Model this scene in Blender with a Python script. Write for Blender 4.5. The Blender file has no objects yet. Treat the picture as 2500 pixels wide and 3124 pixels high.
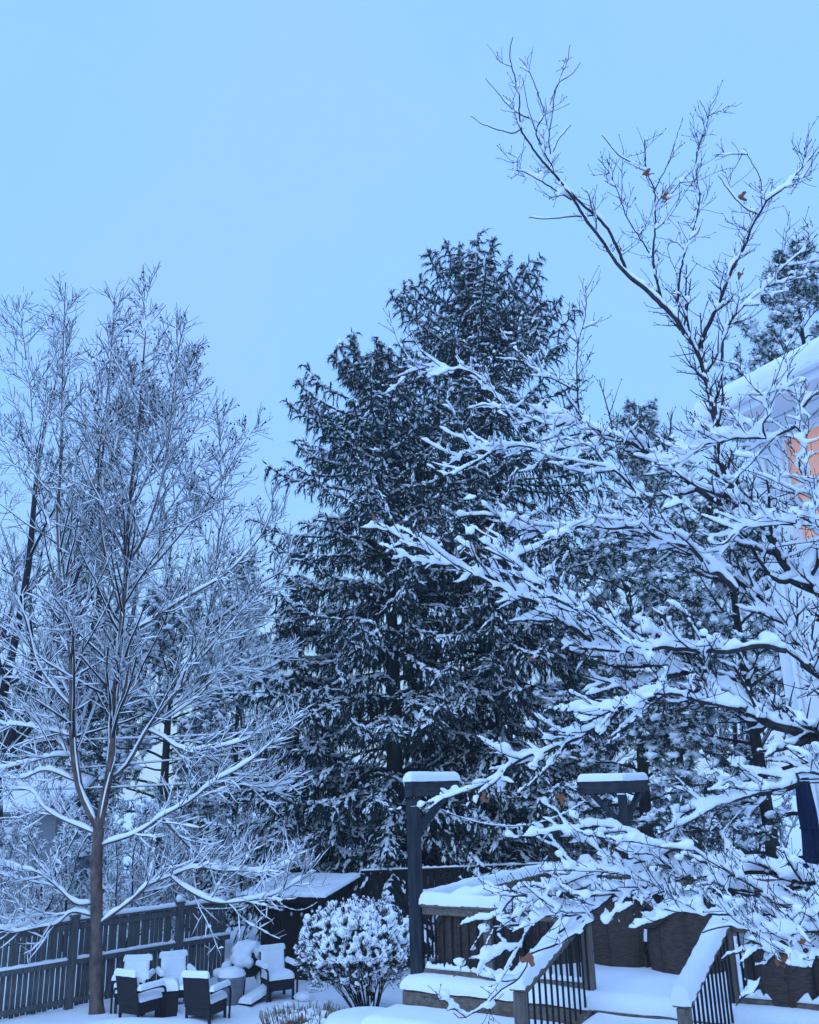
import bpy, math
import numpy as np
from mathutils import Vector, Matrix
rad = math.radians
rng = np.random.default_rng(11)

# ------------------------------------------------------------------ camera
EYE = np.array([0.0, 0.0, 4.0])          # yard snow is z = 0
PITCH, ROLL, FPX = rad(17.0), 0.028, 2700.0
W0, H0 = 2500.0, 3124.0
scene = bpy.context.scene
fwd = np.array([0, math.cos(PITCH), math.sin(PITCH)])
r0 = np.array([1.0, 0, 0]); u0 = np.array([0, -math.sin(PITCH), math.cos(PITCH)])
right = math.cos(ROLL) * r0 - math.sin(ROLL) * u0
upv = math.sin(ROLL) * r0 + math.cos(ROLL) * u0
cam_d = bpy.data.cameras.new('camera'); cam = bpy.data.objects.new('camera', cam_d)
scene.collection.objects.link(cam)
M4 = Matrix(((right[0], upv[0], -fwd[0], EYE[0]), (right[1], upv[1], -fwd[1], EYE[1]),
             (right[2], upv[2], -fwd[2], EYE[2]), (0, 0, 0, 1)))
cam.matrix_world = M4
cam_d.sensor_fit = 'HORIZONTAL'; cam_d.sensor_width = 36.0
cam_d.lens = 36.0 * FPX / W0; cam_d.clip_end = 2000; cam_d.clip_start = 0.05
scene.camera = cam
scene.render.resolution_x, scene.render.resolution_y = 819, 1024

# ------------------------------------------------------------------ sky, sun, exposure
world = bpy.data.worlds.new('World'); scene.world = world; world.use_nodes = True
wn, wl = world.node_tree.nodes, world.node_tree.links
wn.clear()
out = wn.new('ShaderNodeOutputWorld'); bg = wn.new('ShaderNodeBackground')
tc = wn.new('ShaderNodeTexCoord'); sep = wn.new('ShaderNodeSeparateXYZ')
ramp = wn.new('ShaderNodeValToRGB'); sky = wn.new('ShaderNodeTexSky')
sky.sky_type = 'NISHITA'; sky.sun_disc = False
sky.sun_elevation = rad(32); sky.sun_rotation = rad(200)
ramp.color_ramp.elements[0].position = 0.0; ramp.color_ramp.elements[0].color = (0.58, 0.90, 1.15, 1)
ramp.color_ramp.elements[1].position = 1.0; ramp.color_ramp.elements[1].color = (0.44, 0.86, 2.2, 1)
e = ramp.color_ramp.elements.new(0.35); e.color = (0.30, 0.72, 1.42, 1)
e = ramp.color_ramp.elements.new(0.16); e.color = (0.46, 0.84, 1.18, 1)
e = ramp.color_ramp.elements.new(0.74); e.color = (0.305, 0.68, 1.55, 1)
wl.new(tc.outputs['Generated'], sep.inputs[0]); wl.new(sep.outputs['Z'], ramp.inputs[0])
nz = wn.new('ShaderNodeTexNoise'); nz.inputs['Scale'].default_value = 2.2; nz.inputs['Detail'].default_value = 4
wl.new(tc.outputs['Generated'], nz.inputs['Vector'])
mr = wn.new('ShaderNodeMapRange'); mr.inputs['From Min'].default_value = .3; mr.inputs['From Max'].default_value = .7
mr.inputs['To Min'].default_value = .0; mr.inputs['To Max'].default_value = .85
wl.new(nz.outputs['Fac'], mr.inputs['Value'])
mixc = wn.new('ShaderNodeMixRGB'); mixc.inputs[2].default_value = (0.38, 0.68, 1.42, 1)
wl.new(mr.outputs[0], mixc.inputs[0]); wl.new(ramp.outputs[0], mixc.inputs[1])
sc = wn.new('ShaderNodeMixRGB'); sc.blend_type = 'MULTIPLY'; sc.inputs[0].default_value = 1
sc.inputs[2].default_value = (0.1, 0.1, 0.1, 1); wl.new(sky.outputs[0], sc.inputs[1])
mixs = wn.new('ShaderNodeMixRGB'); mixs.inputs[0].default_value = 0.06
wl.new(mixc.outputs[0], mixs.inputs[1]); wl.new(sc.outputs[0], mixs.inputs[2])
wl.new(mixs.outputs[0], bg.inputs[0]); bg.inputs[1].default_value = 1.0
wl.new(bg.outputs[0], out.inputs[0])
sun_d = bpy.data.lights.new('sun', 'SUN'); sun_d.energy = 1.5; sun_d.angle = rad(60); sun_d.color = (0.44, 0.67, 1.0)
sun = bpy.data.objects.new('sun', sun_d); scene.collection.objects.link(sun)
sun.rotation_euler = (rad(42), 0, rad(-20)); sun.location = (0, 0, 40)
vs = scene.view_settings; vs.view_transform = 'Standard'; vs.look = 'None'; vs.exposure = 0.03; vs.gamma = 1
vs.use_curve_mapping = False

# ------------------------------------------------------------------ photo geometry helpers
def ray(sx, sy):
    a = (sx - W0 / 2) / FPX; b = (H0 / 2 - sy) / FPX
    return fwd + a * right + b * upv
def P(sx, sy, Y):                       # point on the sight line at world distance y = Y
    d = ray(sx, sy); return EYE + d * (Y / d[1])
def Pz(sx, sy, z):                      # point on the sight line at height z
    d = ray(sx, sy); return EYE + d * ((z - EYE[2]) / d[2])
def Pw(sx, sy, p0, n):                  # point on the plane through p0 with normal n
    d = ray(sx, sy); return EYE + d * (np.dot(p0 - EYE, n) / np.dot(d, n))

# ------------------------------------------------------------------ materials
def mat(name, col, rough=.8, col2=None, nscale=8, stretch=(1, 1, 1), bump=0, bscale=40, emit=None, extra=None, detail=5):
    m = bpy.data.materials.new(name); m.use_nodes = True
    n, l = m.node_tree.nodes, m.node_tree.links
    b = n['Principled BSDF']; b.inputs['Roughness'].default_value = rough
    b.inputs['Base Color'].default_value = (*col, 1)
    t = n.new('ShaderNodeTexCoord'); mp = n.new('ShaderNodeMapping'); mp.inputs['Scale'].default_value = stretch
    l.new(t.outputs['Object'], mp.inputs[0])
    if col2 is not None:
        ns = n.new('ShaderNodeTexNoise'); ns.inputs['Scale'].default_value = nscale; ns.inputs['Detail'].default_value = detail
        l.new(mp.outputs[0], ns.inputs['Vector'])
        cr = n.new('ShaderNodeValToRGB'); cr.color_ramp.elements[0].position = .35; cr.color_ramp.elements[1].position = .65
        cr.color_ramp.elements[0].color = (*col, 1); cr.color_ramp.elements[1].color = (*col2, 1)
        l.new(ns.outputs['Fac'], cr.inputs[0]); l.new(cr.outputs[0], b.inputs['Base Color'])
    if bump:
        n2 = n.new('ShaderNodeTexNoise'); n2.inputs['Scale'].default_value = bscale; n2.inputs['Detail'].default_value = 6
        l.new(mp.outputs[0], n2.inputs['Vector'])
        bp = n.new('ShaderNodeBump'); bp.inputs['Strength'].default_value = bump; bp.inputs['Distance'].default_value = .01
        l.new(n2.outputs['Fac'], bp.inputs['Height']); l.new(bp.outputs[0], b.inputs['Normal'])
    if emit:
        b.inputs['Emission Color'].default_value = (*emit[0], 1); b.inputs['Emission Strength'].default_value = emit[1]
    b.inputs['Specular IOR Level'].default_value = .25
    return m
MT = {}
MT['snow'] = mat('snow', (.88, .89, .92), .75, (.93, .935, .95), 3, bump=.7, bscale=45)
MT['snow_far'] = mat('snow_far', (.92, .925, .94), .8)
MT['ground'] = mat('snow_ground', (.88, .89, .92), .75, (.93, .935, .95), .8, bump=.5, bscale=14)
MT['bark'] = mat('maple_bark', (.022, .019, .022), .85, (.05, .043, .042), 22, (1, 1, .4), .6, 60)
MT['syc'] = mat('sycamore_bark', (.07, .045, .038), .85, (.17, .12, .1), 7, (1, 1, .5), .5, 40)
MT['syc_twig'] = mat('sycamore_twig', (.022, .017, .02), .85)
MT['oak'] = mat('oak_bark', (.018, .016, .02), .9, (.036, .032, .036), 12)
MT['needle'] = mat('spruce_needles', (.012, .026, .024), .8, (.028, .05, .042), 2.2)
MT['pine'] = mat('pine_needles', (.022, .05, .042), .75, (.05, .085, .065), 1.6)
MT['ever'] = mat('evergreen_leaves', (.03, .055, .04), .75, (.06, .09, .06), 3)
MT['sbark'] = mat('spruce_bark', (.022, .019, .02), .9, (.04, .035, .034), 9, (1, 1, .3), .6, 30)
MT['post'] = mat('grey_timber', (.014, .018, .024), .8, (.036, .04, .047), 6, (4, 4, .5), .4, 30)
MT['beam'] = mat('grey_beam', (.022, .024, .028), .8, (.045, .046, .05), 6, (1, 1, 5), .4, 30)
MT['cedar'] = mat('weathered_cedar', (.12, .088, .07), .75, (.21, .16, .125), 5, (.8, 6, 6), .3, 30)
MT['cedar_v'] = mat('weathered_cedar_upright', (.11, .085, .07), .75, (.19, .15, .12), 5, (6, 6, .8), .3, 30)
MT['fence'] = mat('stained_fence', (.065, .067, .067), .85, (.125, .126, .124), 5, (7, 7, .8), .4, 30)
MT['shed'] = mat('dark_stained_boards', (.013, .0095, .0095), .85, (.024, .017, .016), 5, (9, 9, .5), .4, 30)
MT['iron'] = mat('black_iron', (.008, .008, .01), .5)
MT['wicker_d'] = mat('black_wicker', (.012, .011, .013), .6, (.026, .024, .026), 60, (1, 1, 1), .9, 90)
MT['wicker_b'] = mat('brown_wicker', (.055, .038, .032), .7, (.105, .074, .06), 26, (.5, .5, 4), 1.0, 60)
MT['stucco'] = mat('white_stucco', (.76, .77, .78), .9, (.82, .82, .83), 5, bump=.6, bscale=30)
MT['trim'] = mat('white_trim', (.74, .75, .77), .6)
MT['blind'] = mat('lit_blind', (.42, .25, .17), .8, (.46, .28, .2), 1.5, (1, 1, 3), emit=((.8, .35, .17), .45))
MT['navy'] = mat('navy_canvas', (.004, .008, .03), .85, (.008, .016, .05), 3, (5, 5, .6), .3, 40)
MT['leaf'] = mat('dead_leaf', (.2, .075, .04), .7, (.34, .14, .07), 18)
MT['reed'] = mat('dry_reed', (.16, .11, .07), .85, (.26, .18, .11), 20)
MT['bulb'] = mat('bulb_glass', (.55, .58, .62), .2)
MT['wire'] = mat('cable', (.012, .012, .014), .6)
MT['pot'] = mat('grey_stone', (.15, .16, .17), .8, (.22, .23, .24), 9, bump=.4)
MT['grey'] = mat('grey_siding', (.2, .21, .23), .8, (.25, .26, .28), 4, (.3, .3, 9))
MT['brick'] = mat('rust_cloth', (.12, .045, .035), .85)
MT['glass'] = mat('window_glass', (.9, .93, .95), .03)
MT['glass'].node_tree.nodes['Principled BSDF'].inputs['Alpha'].default_value = .08
g = MT['bulb'].node_tree.nodes['Principled BSDF']; g.inputs['Transmission Weight'].default_value = .6

# ------------------------------------------------------------------ mesh building
class Geo:
    def __init__(s): s.v = []; s.f4 = []; s.f3 = []; s.n = 0
    def add(s, v, f):
        v = np.asarray(v, float).reshape(-1, 3); f = np.asarray(f, np.int64)
        if f.size:
            (s.f4 if f.shape[1] == 4 else s.f3).append(f + s.n)
        s.v.append(v); s.n += len(v); return s
    def more(s, f):                       # more faces on absolute indices
        f = np.asarray(f, np.int64); (s.f4 if f.shape[1] == 4 else s.f3).append(f); return s
    def mesh(s, name, smooth=True):
        me = bpy.data.meshes.new(name)
        if not s.v: return me
        v = np.concatenate(s.v).astype(np.float32)
        q = np.concatenate(s.f4) if s.f4 else np.zeros((0, 4), np.int64)
        t = np.concatenate(s.f3) if s.f3 else np.zeros((0, 3), np.int64)
        me.vertices.add(len(v)); me.vertices.foreach_set('co', v.ravel())
        nl = len(q) * 4 + len(t) * 3
        me.loops.add(nl); me.loops.foreach_set('vertex_index', np.concatenate([q.ravel(), t.ravel()]).astype(np.int32))
        me.polygons.add(len(q) + len(t))
        st = np.concatenate([np.arange(len(q)) * 4, len(q) * 4 + np.arange(len(t)) * 3]).astype(np.int32)
        me.polygons.foreach_set('loop_start', st)
        me.polygons.foreach_set('use_smooth', np.full(len(st), smooth))
        me.update(calc_edges=True); me.validate(); return me
    def build(s, name, m, parent=None, smooth=True):
        return link(s.mesh(name, smooth), name, m, parent)
def link(me, name, m, parent=None):
    if m is not None and not me.materials: me.materials.append(MT[m])
    o = bpy.data.objects.new(name, me); scene.collection.objects.link(o)
    if parent is not None:
        o.parent = parent
        o.matrix_parent_inverse = parent.matrix_basis.inverted()
    return o
def thing(name, label, cat, loc=(0, 0, 0), rz=0, group=None):
    o = bpy.data.objects.new(name, None); scene.collection.objects.link(o)
    o.location = loc; o.rotation_euler = (0, 0, rz); o.empty_display_size = .2
    tag(o, label, cat, group)
    o.matrix_basis = Matrix.Translation(loc) @ Matrix.Rotation(rz, 4, 'Z')
    return o
def tag(o, label, cat, group=None):
    o['label'] = label; o['category'] = cat
    if group: o['group'] = group
    return o
def dup(root, loc, rz, s, label, group=None):
    r = root.copy(); scene.collection.objects.link(r)
    r.matrix_basis = Matrix.Translation(loc) @ Matrix.Rotation(rz, 4, 'Z') @ Matrix.Scale(s, 4)
    r['label'] = label
    if group: r['group'] = group
    elif 'group' in r: del r['group']
    for ch in list(root.children):
        c = ch.copy(); scene.collection.objects.link(c); c.parent = r
        c.matrix_parent_inverse = ch.matrix_parent_inverse
    return r
def nrm(a): return a / np.maximum(np.linalg.norm(a, axis=-1, keepdims=True), 1e-9)
UP = np.array([0, 0, 1.0])

BOXF = np.array([[0, 1, 3, 2], [4, 6, 7, 5], [0, 4, 5, 1], [2, 3, 7, 6], [0, 2, 6, 4], [1, 5, 7, 3]])
def obox(G, c, ex, ey, ez, lx, ly, lz):     # oriented box, centre c, half-free sizes full
    ex, ey, ez = [np.asarray(a, float) for a in (ex, ey, ez)]
    v = [np.asarray(c) + ex * lx * i + ey * ly * j + ez * lz * k for i in (-.5, .5) for j in (-.5, .5) for k in (-.5, .5)]
    f = BOXF
    if np.dot(np.cross(ex, ey), ez) < 0: f = f[:, ::-1]
    return G.add(v, f)
def bevel_box(c, ex, ey, ez, lx, ly, lz, b=.006):    # box with chamfered edges along every side
    G = Geo(); ex, ey, ez = [np.asarray(a, float) for a in (ex, ey, ez)]
    b = min(b, lx * .3, ly * .3, lz * .3)
    def ringpts(hx, hy, z):
        pts = [(-hx + b, -hy), (hx - b, -hy), (hx, -hy + b), (hx, hy - b), (hx - b, hy), (-hx + b, hy), (-hx, hy - b), (-hx, -hy + b)]
        return [np.asarray(c) + ex * p[0] + ey * p[1] + ez * z for p in pts]
    rows = ringpts(lx / 2 - b, ly / 2 - b, -lz / 2) + ringpts(lx / 2, ly / 2, -lz / 2 + b) + ringpts(lx / 2, ly / 2, lz / 2 - b) + ringpts(lx / 2 - b, ly / 2 - b, lz / 2)
    G.add(rows, [[r * 8 + i, r * 8 + (i + 1) % 8, (r + 1) * 8 + (i + 1) % 8, (r + 1) * 8 + i] for r in range(3) for i in range(8)])
    for base, rev in ((0, True), (24, False)):
        q = [[base, base + 1, base + 4, base + 5], [base + 1, base + 2, base + 3, base + 4], [base + 5, base + 6, base + 7, base]]
        G.more([list(reversed(a)) if rev else a for a in q])
    return G
def slab(name, p0, p1, w, h, m, parent, up=UP, b=.006):   # timber from p0 to p1 (centre line), width w, height h
    p0, p1 = np.asarray(p0, float), np.asarray(p1, float)
    ex = nrm(p1 - p0); ey = nrm(np.cross(up, ex)); ez = np.cross(ex, ey)
    return bevel_box((p0 + p1) / 2, ex, ey, ez, np.linalg.norm(p1 - p0), w, h, b).build(name, m, parent, False)

def frames(Pm):
    T = nrm(np.gradient(Pm, axis=-2))
    ref = np.where(np.abs(T[..., 2:3]) > .93, np.array([1.0, 0.1, 0]), UP)
    a = nrm(np.cross(T, ref)); b = np.cross(a, T)
    return T, a, b
def quads(M, K, n, close=True):
    m = np.arange(M)[:, None, None] * K * n; k = np.arange(K - 1)[None, :, None] * n
    j = np.arange(n if close else n - 1)[None, None, :]; j2 = (j + 1) % n
    q = np.stack([m + k + j, m + k + j2, m + k + n + j2, m + k + n + j], -1)
    return q.reshape(-1, 4)
def tubes(G, Pm, R, n=5, jit=0):
    Pm = np.asarray(Pm, float); R = np.asarray(R, float)
    if Pm.ndim == 2: Pm = Pm[None]; R = R[None]
    M, K, _ = Pm.shape
    T, a, b = frames(Pm)
    th = np.arange(n) * 2 * math.pi / n
    rr = R[..., None] * np.ones(n)
    if jit: rr = rr * (1 + jit * rng.uniform(-1, 1, rr.shape))
    V = Pm[:, :, None] + rr[..., None] * (np.cos(th)[:, None] * a[:, :, None] + np.sin(th)[:, None] * b[:, :, None])
    return G.add(V, quads(M, K, n))
def strips(G, Pm, R, h, w=.01, jit=.25, ends=.35, n=7, lift=.3, drop=.45, steep=False):
    """snow lying along branches: a rounded cap on the upper side, thinner on steep runs"""
    Pm = np.asarray(Pm, float); R = np.asarray(R, float)
    if Pm.ndim == 2: Pm = Pm[None]; R = R[None]
    M, K, _ = Pm.shape
    T = nrm(np.gradient(Pm, axis=1))
    hz = np.sqrt(np.clip(1 - T[..., 2] ** 2, 0, 1))
    if steep: hz = np.clip((hz - .5) / .4, 0, 1) ** 1.5 - .3 * (hz < .6)
    side = np.cross(T, UP); bad = np.linalg.norm(side, axis=-1) < .05
    side[bad] = (1, 0, 0); side = nrm(side); uv = nrm(np.cross(side, T))
    uv = nrm(uv * .55 + UP * .45)
    nzz = 1 + jit * rng.normal(0, 1, (M, K)); nzz = np.clip(nzz, .25, 2)
    pr = np.ones(K); pr[0] *= ends; pr[-1] *= ends * .5
    hh = np.asarray(h) * (.25 + .75 * hz) * nzz * pr
    ww = (R * 1.08 + np.asarray(w) * (.3 + .7 * hz) * np.sqrt(nzz)) * np.sqrt(pr)
    th = np.linspace(0, math.pi, n - 1)
    cx = np.concatenate([np.cos(th), [0]]); cy = np.concatenate([np.sin(th) ** .8, [-drop]])
    c0 = Pm + uv * (R * lift)[..., None]
    yy = np.where(cy[None, None] > 0, cy * hh[..., None], cy * R[..., None])
    V = c0[:, :, None] + (cx * ww[..., None])[..., None] * side[:, :, None] + yy[..., None] * uv[:, :, None]
    off = G.n
    G.add(V, quads(M, K, n))
    capi = np.arange(M)[:, None] * K * n
    for base in (0, (K - 1) * n):
        for i in range(1, n - 1):
            t = np.stack([capi[:, 0] + base, capi[:, 0] + base + i, capi[:, 0] + base + i + 1], -1) + off
            G.more(t if base else t[:, ::-1])
    return G
def spawn(Pm, R, n, t0, t1, ang, L, up, curve, wig, K, rr, rmin, angj=.2, plane=None, tj=.5):
    """n children on each of M parents; L(t) returns their lengths"""
    M, Kp, _ = Pm.shape
    t = t0 + (t1 - t0) * (np.arange(n)[None] + .5 + tj * rng.uniform(-1, 1, (M, n))) / n
    t = np.clip(t, 0, .999); x = t * (Kp - 1); i = x.astype(int); f = (x - i)[..., None]
    m = np.arange(M)[:, None]
    base = Pm[m, i] * (1 - f) + Pm[m, i + 1] * f
    pr = R[m, i] * (1 - f[..., 0]) + R[m, i + 1] * f[..., 0]
    T = nrm(Pm[m, i + 1] - Pm[m, i])
    ref = np.where(np.abs(T[..., 2:3]) > .93, np.array([1.0, .1, 0]), UP)
    a = nrm(np.cross(T, ref)); b = np.cross(a, T)
    if plane is None: phi = rng.uniform(0, 2 * math.pi, (M, n))
    else:
        phi = (np.arange(n)[None] % 2) * math.pi + rng.normal(0, plane, (M, n))
    an = ang + angj * rng.normal(0, 1, (M, n))
    d = np.cos(an)[..., None] * T + np.sin(an)[..., None] * (np.cos(phi)[..., None] * a + np.sin(phi)[..., None] * b)
    d = nrm(d + up * UP)
    ln = L(t) * rng.uniform(.6, 1.25, (M, n))
    pts = [base]; st = ln / (K - 1); dd = d
    for k in range(K - 1):
        dd = nrm(dd + curve * UP / (K - 1) + wig * rng.normal(0, 1, dd.shape))
        pts.append(pts[-1] + dd * st[..., None])
    C = np.stack(pts, 2).reshape(M * n, K, 3)
    rb = np.maximum(np.minimum(pr * rr, pr * .95), rmin).reshape(-1)
    CR = rb[:, None] * np.linspace(1, .45, K)[None]; CR = np.maximum(CR, rmin * .7)
    return C, CR, T.reshape(-1, 3)
def resample(pts, step=None, K=None, smooth=2):
    p = np.asarray(pts, float)
    # Catmull-Rom densify
    q = np.vstack([2 * p[0] - p[1], p, 2 * p[-1] - p[-2]]); o = []
    for i in range(1, len(q) - 2):
        for t in np.linspace(0, 1, 8, endpoint=False):
            a, b, c, d = q[i - 1], q[i], q[i + 1], q[i + 2]
            o.append(.5 * (2 * b + (c - a) * t + (2 * a - 5 * b + 4 * c - d) * t * t + (3 * b - a - 3 * c + d) * t ** 3))
    o.append(p[-1]); o = np.array(o)
    s = np.concatenate([[0], np.cumsum(np.linalg.norm(np.diff(o, axis=0), axis=1))])
    if K is None: K = max(4, int(s[-1] / step) + 1)
    x = np.linspace(0, s[-1], K)
    return np.stack([np.interp(x, s, o[:, k]) for k in range(3)], 1), s[-1]
def fbm(x, y, sc, seed=0):
    r = np.random.default_rng(seed); z = np.zeros_like(x); a = 1.0
    for o in range(5):
        for k in range(3):
            th = r.uniform(0, 6.28); ph = r.uniform(0, 6.28); fr = sc * (1.9 ** o) * r.uniform(.8, 1.25)
            z += a * np.sin((x * math.cos(th) + y * math.sin(th)) * fr + ph + 1.3 * np.sin(fr * .6 * (x * math.sin(th) - y * math.cos(th))))
        a *= .5
    return z / 3
def pillow(G, o, ex, ey, lx, ly, h, over=.015, nx=None, ny=None, amp=.15, seed=0, rnd=.06, sag=.02):
    """snow lying on a rectangle: o = centre of the top face"""
    o, ex, ey = [np.asarray(a, float) for a in (o, ex, ey)]
    ez = nrm(np.cross(ex, ey)); 
    if ez[2] < 0: ez = -ez
    lx += 2 * over; ly += 2 * over
    nx = nx or int(np.clip(lx / .04, 6, 60)); ny = ny or int(np.clip(ly / .04, 6, 60))
    def ax(n, l):                       # denser towards the rim
        u = np.linspace(-1, 1, n); return np.sign(u) * (1 - (1 - np.abs(u)) ** 1.7) * l / 2
    X, Y = np.meshgrid(ax(nx, lx), ax(ny, ly), indexing='ij')
    d = np.minimum(lx / 2 - np.abs(X), ly / 2 - np.abs(Y)); d2 = np.clip(d / rnd, 0, 1)
    Z = h * np.sqrt(1 - (1 - d2) ** 2) * (1 + amp * fbm(X + o[0] * 3.1, Y + o[1] * 2.7, 5, seed)) 
    edge = d2 < 1e-6
    Z = np.where(edge, -sag * (1 + .4 * fbm(X + o[0], Y + o[1], 9, seed + 3)), Z)
    jx = .006 * fbm(X, Y, 30, seed + 1); jy = .006 * fbm(X, Y, 30, seed + 2)
    V = o + (X + jx)[..., None] * ex + (Y + jy)[..., None] * ey + Z[..., None] * ez
    off = G.n
    i = np.arange(nx - 1)[:, None] * ny; j = np.arange(ny - 1)[None]
    q = np.stack([i + j, i + ny + j, i + ny + j + 1, i + j + 1], -1).reshape(-1, 4)
    if np.dot(np.cross(ex, ey), ez) < 0: q = q[:, ::-1]
    G.add(V, q)
    B = V.copy(); B[1:-1, 1:-1] = o + X[1:-1, 1:-1, None] * ex + Y[1:-1, 1:-1, None] * ey + .001 * ez
    G.add(B, q[:, ::-1]); return G
ico_v = None
def ico():
    t = (1 + 5 ** .5) / 2
    v = nrm(np.array([[-1, t, 0], [1, t, 0], [-1, -t, 0], [1, -t, 0], [0, -1, t], [0, 1, t], [0, -1, -t], [0, 1, -t], [t, 0, -1], [t, 0, 1], [-t, 0, -1], [-t, 0, 1]], float))
    f = [[0, 11, 5], [0, 5, 1], [0, 1, 7], [0, 7, 10], [0, 10, 11], [1, 5, 9], [5, 11, 4], [11, 10, 2], [10, 7, 6], [7, 1, 8], [3, 9, 4], [3, 4, 2], [3, 2, 6], [3, 6, 8], [3, 8, 9], [4, 9, 5], [2, 4, 11], [6, 2, 10], [8, 6, 7], [9, 8, 1]]
    v = list(v); c = {}; nf = []
    def mid(a, b):
        k = (min(a, b), max(a, b))
        if k not in c: c[k] = len(v); v.append(nrm(v[a] + v[b]))
        return c[k]
    for a, b, d in f:
        x, y, z = mid(a, b), mid(b, d), mid(d, a); nf += [[a, x, z], [b, y, x], [d, z, y], [x, y, z]]
    return np.array(v), np.array(nf)
IV, IF = ico()
def blobs(G, C, S, jit=.18):
    """C (M,3) centres, S (M,3) radii"""
    C = np.asarray(C, float); S = np.asarray(S, float); M = len(C)
    th = rng.uniform(0, 6.28, M); c, s = np.cos(th)[:, None], np.sin(th)[:, None]
    r = 1 + jit * rng.normal(0, 1, (M, len(IV)))
    v = IV[None] * r[..., None] * S[:, None]
    x = v[..., 0] * c - v[..., 1] * s; y = v[..., 0] * s + v[..., 1] * c
    V = np.stack([x, y, v[..., 2]], -1) + C[:, None]
    F = (IF[None] + np.arange(M)[:, None, None] * len(IV)).reshape(-1, 3)
    return G.add(V, F)
OCT = np.array([[0, 2, 4], [2, 1, 4], [1, 3, 4], [3, 0, 4], [2, 0, 5], [1, 2, 5], [3, 1, 5], [0, 3, 5]])
def lumps(G, C, D, L, W, Hh):
    """small elongated snow lumps: eight faces each, along direction D"""
    D = nrm(D); sd = np.cross(D, UP); bad = np.linalg.norm(sd, axis=-1) < .1; sd[bad] = (1, 0, 0); sd = nrm(sd); u = np.cross(sd, D)
    u = nrm(u + UP * .3); L, W, Hh = [np.asarray(x)[:, None] for x in (L, W, Hh)]
    j = rng.normal(0, .25, (len(C), 1)) * L
    V = np.stack([C + D * L, C - D * L, C + sd * W + D * j, C - sd * W - D * j, C + u * Hh + D * j * .5, C - u * Hh * .35], 1)
    G.add(V, (OCT[None, :4] + np.arange(len(C))[:, None, None] * 6).reshape(-1, 3)); return G
def along(Q, n, t0=0., t1=1.):
    """n random points on each polyline of Q (M,K,3) with their directions"""
    M, K, _ = Q.shape; x = rng.uniform(t0, t1, (M, n)) * (K - 1.001); i = x.astype(int); f = (x - i)[..., None]; m = np.arange(M)[:, None]
    return (Q[m, i] * (1 - f) + Q[m, i + 1] * f).reshape(-1, 3), nrm(Q[m, i + 1] - Q[m, i]).reshape(-1, 3)
def remesh(G, name, vox, m, parent, smooth_it=2, dec=1):
    me = G.mesh(name + '_raw'); o = bpy.data.objects.new(name + '_raw', me); scene.collection.objects.link(o)
    md = o.modifiers.new('r', 'REMESH'); md.mode = 'VOXEL'; md.voxel_size = vox; md.use_smooth_shade = True
    sm = o.modifiers.new('s', 'SMOOTH'); sm.iterations = smooth_it; sm.factor = .5
    if dec < 1:
        dm = o.modifiers.new('d', 'DECIMATE'); dm.ratio = dec
    dg = bpy.context.evaluated_depsgraph_get()
    res = bpy.data.meshes.new_from_object(o.evaluated_get(dg)); res.name = name
    bpy.data.objects.remove(o); bpy.data.meshes.remove(me)
    res.materials.clear()
    return link(res, name, m, parent)
def leaf_mesh():
    """five-lobed withered leaf, slightly curled, with thickness from its fold"""
    ang = np.linspace(-2.4, 2.4, 21); lob = .55 + .45 * np.abs(np.cos(ang * 1.5)) * (1 - .25 * np.abs(ang) / 2.4)
    x = np.sin(ang) * lob; y = np.cos(ang) * lob; z = -.35 * (x * x + .5 * y * y) + .12 * np.sin(ang * 5)
    v = [(0, 0, 0)] + list(zip(x, y, z)); f = [[0, i, i + 1] for i in range(1, 21)]
    G = Geo().add(v, f)
    v2 = np.array(v) - (0, 0, .03); G.add(v2, [[a, c, b] for a, b, c in f])
    st = np.array([[0, 0, 0], [0, -.35, .02], [.03, -.8, .1]]); tubes(G, st, np.array([.025, .02, .02]), 4)
    return G.mesh('leaf')
LEAF = leaf_mesh(); LEAF.materials.append(MT['leaf'])
def leaf(parent, p, s):
    o = bpy.data.objects.new('leaf', LEAF); scene.collection.objects.link(o)
    o.parent = parent; o.matrix_parent_inverse = parent.matrix_basis.inverted()
    o.location = p; o.scale = (s, s, s); o.rotation_euler = rng.uniform(-1.2, 1.2, 3) + np.array([math.pi * .9, 0, rng.uniform(0, 6)])
    return o

# ================================================================== SETTING
# ground: one snow sheet reaching the horizon
def ground():
    G = Geo()
    xs = np.concatenate([-np.geomspace(240, 12.5, 22), np.linspace(-12, 9, 130), np.geomspace(9.6, 240, 22)])
    ys = np.concatenate([-np.geomspace(120, 2, 10), np.linspace(-1, 12.9, 30), np.linspace(13, 24, 70), np.geomspace(24.6, 300, 30)])
    X, Y = np.meshgrid(xs, ys, indexing='ij')
    Z = .045 * fbm(X, Y, 1.1, 5) + .02 * fbm(X, Y, 4.2, 6)
    near = np.exp(-((X + 3) / 9) ** 2 - ((Y - 18) / 6) ** 2)
    Z = Z * (.4 + near) - .05
    Z = Z + .22 * np.exp(-((X + 5.2) / 1.3) ** 2 - ((Y - 17.2) / .7) ** 2)
    # bank that climbs from behind the back fence
    far = np.clip((Y - 40) / 160, 0, 1); Z = Z + far * 2.0
    V = np.stack([X, Y, Z], -1); nx, ny = X.shape
    i = np.arange(nx - 1)[:, None] * ny; j = np.arange(ny - 1)[None]
    G.add(V, np.stack([i + j, i + ny + j, i + ny + j + 1, i + j + 1], -1).reshape(-1, 4))
    o = G.build('ground', 'ground'); o['kind'] = 'structure'
    # heaps and clods of fresh snow in the yard are part of the sheet
    return o
GR = ground()

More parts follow.
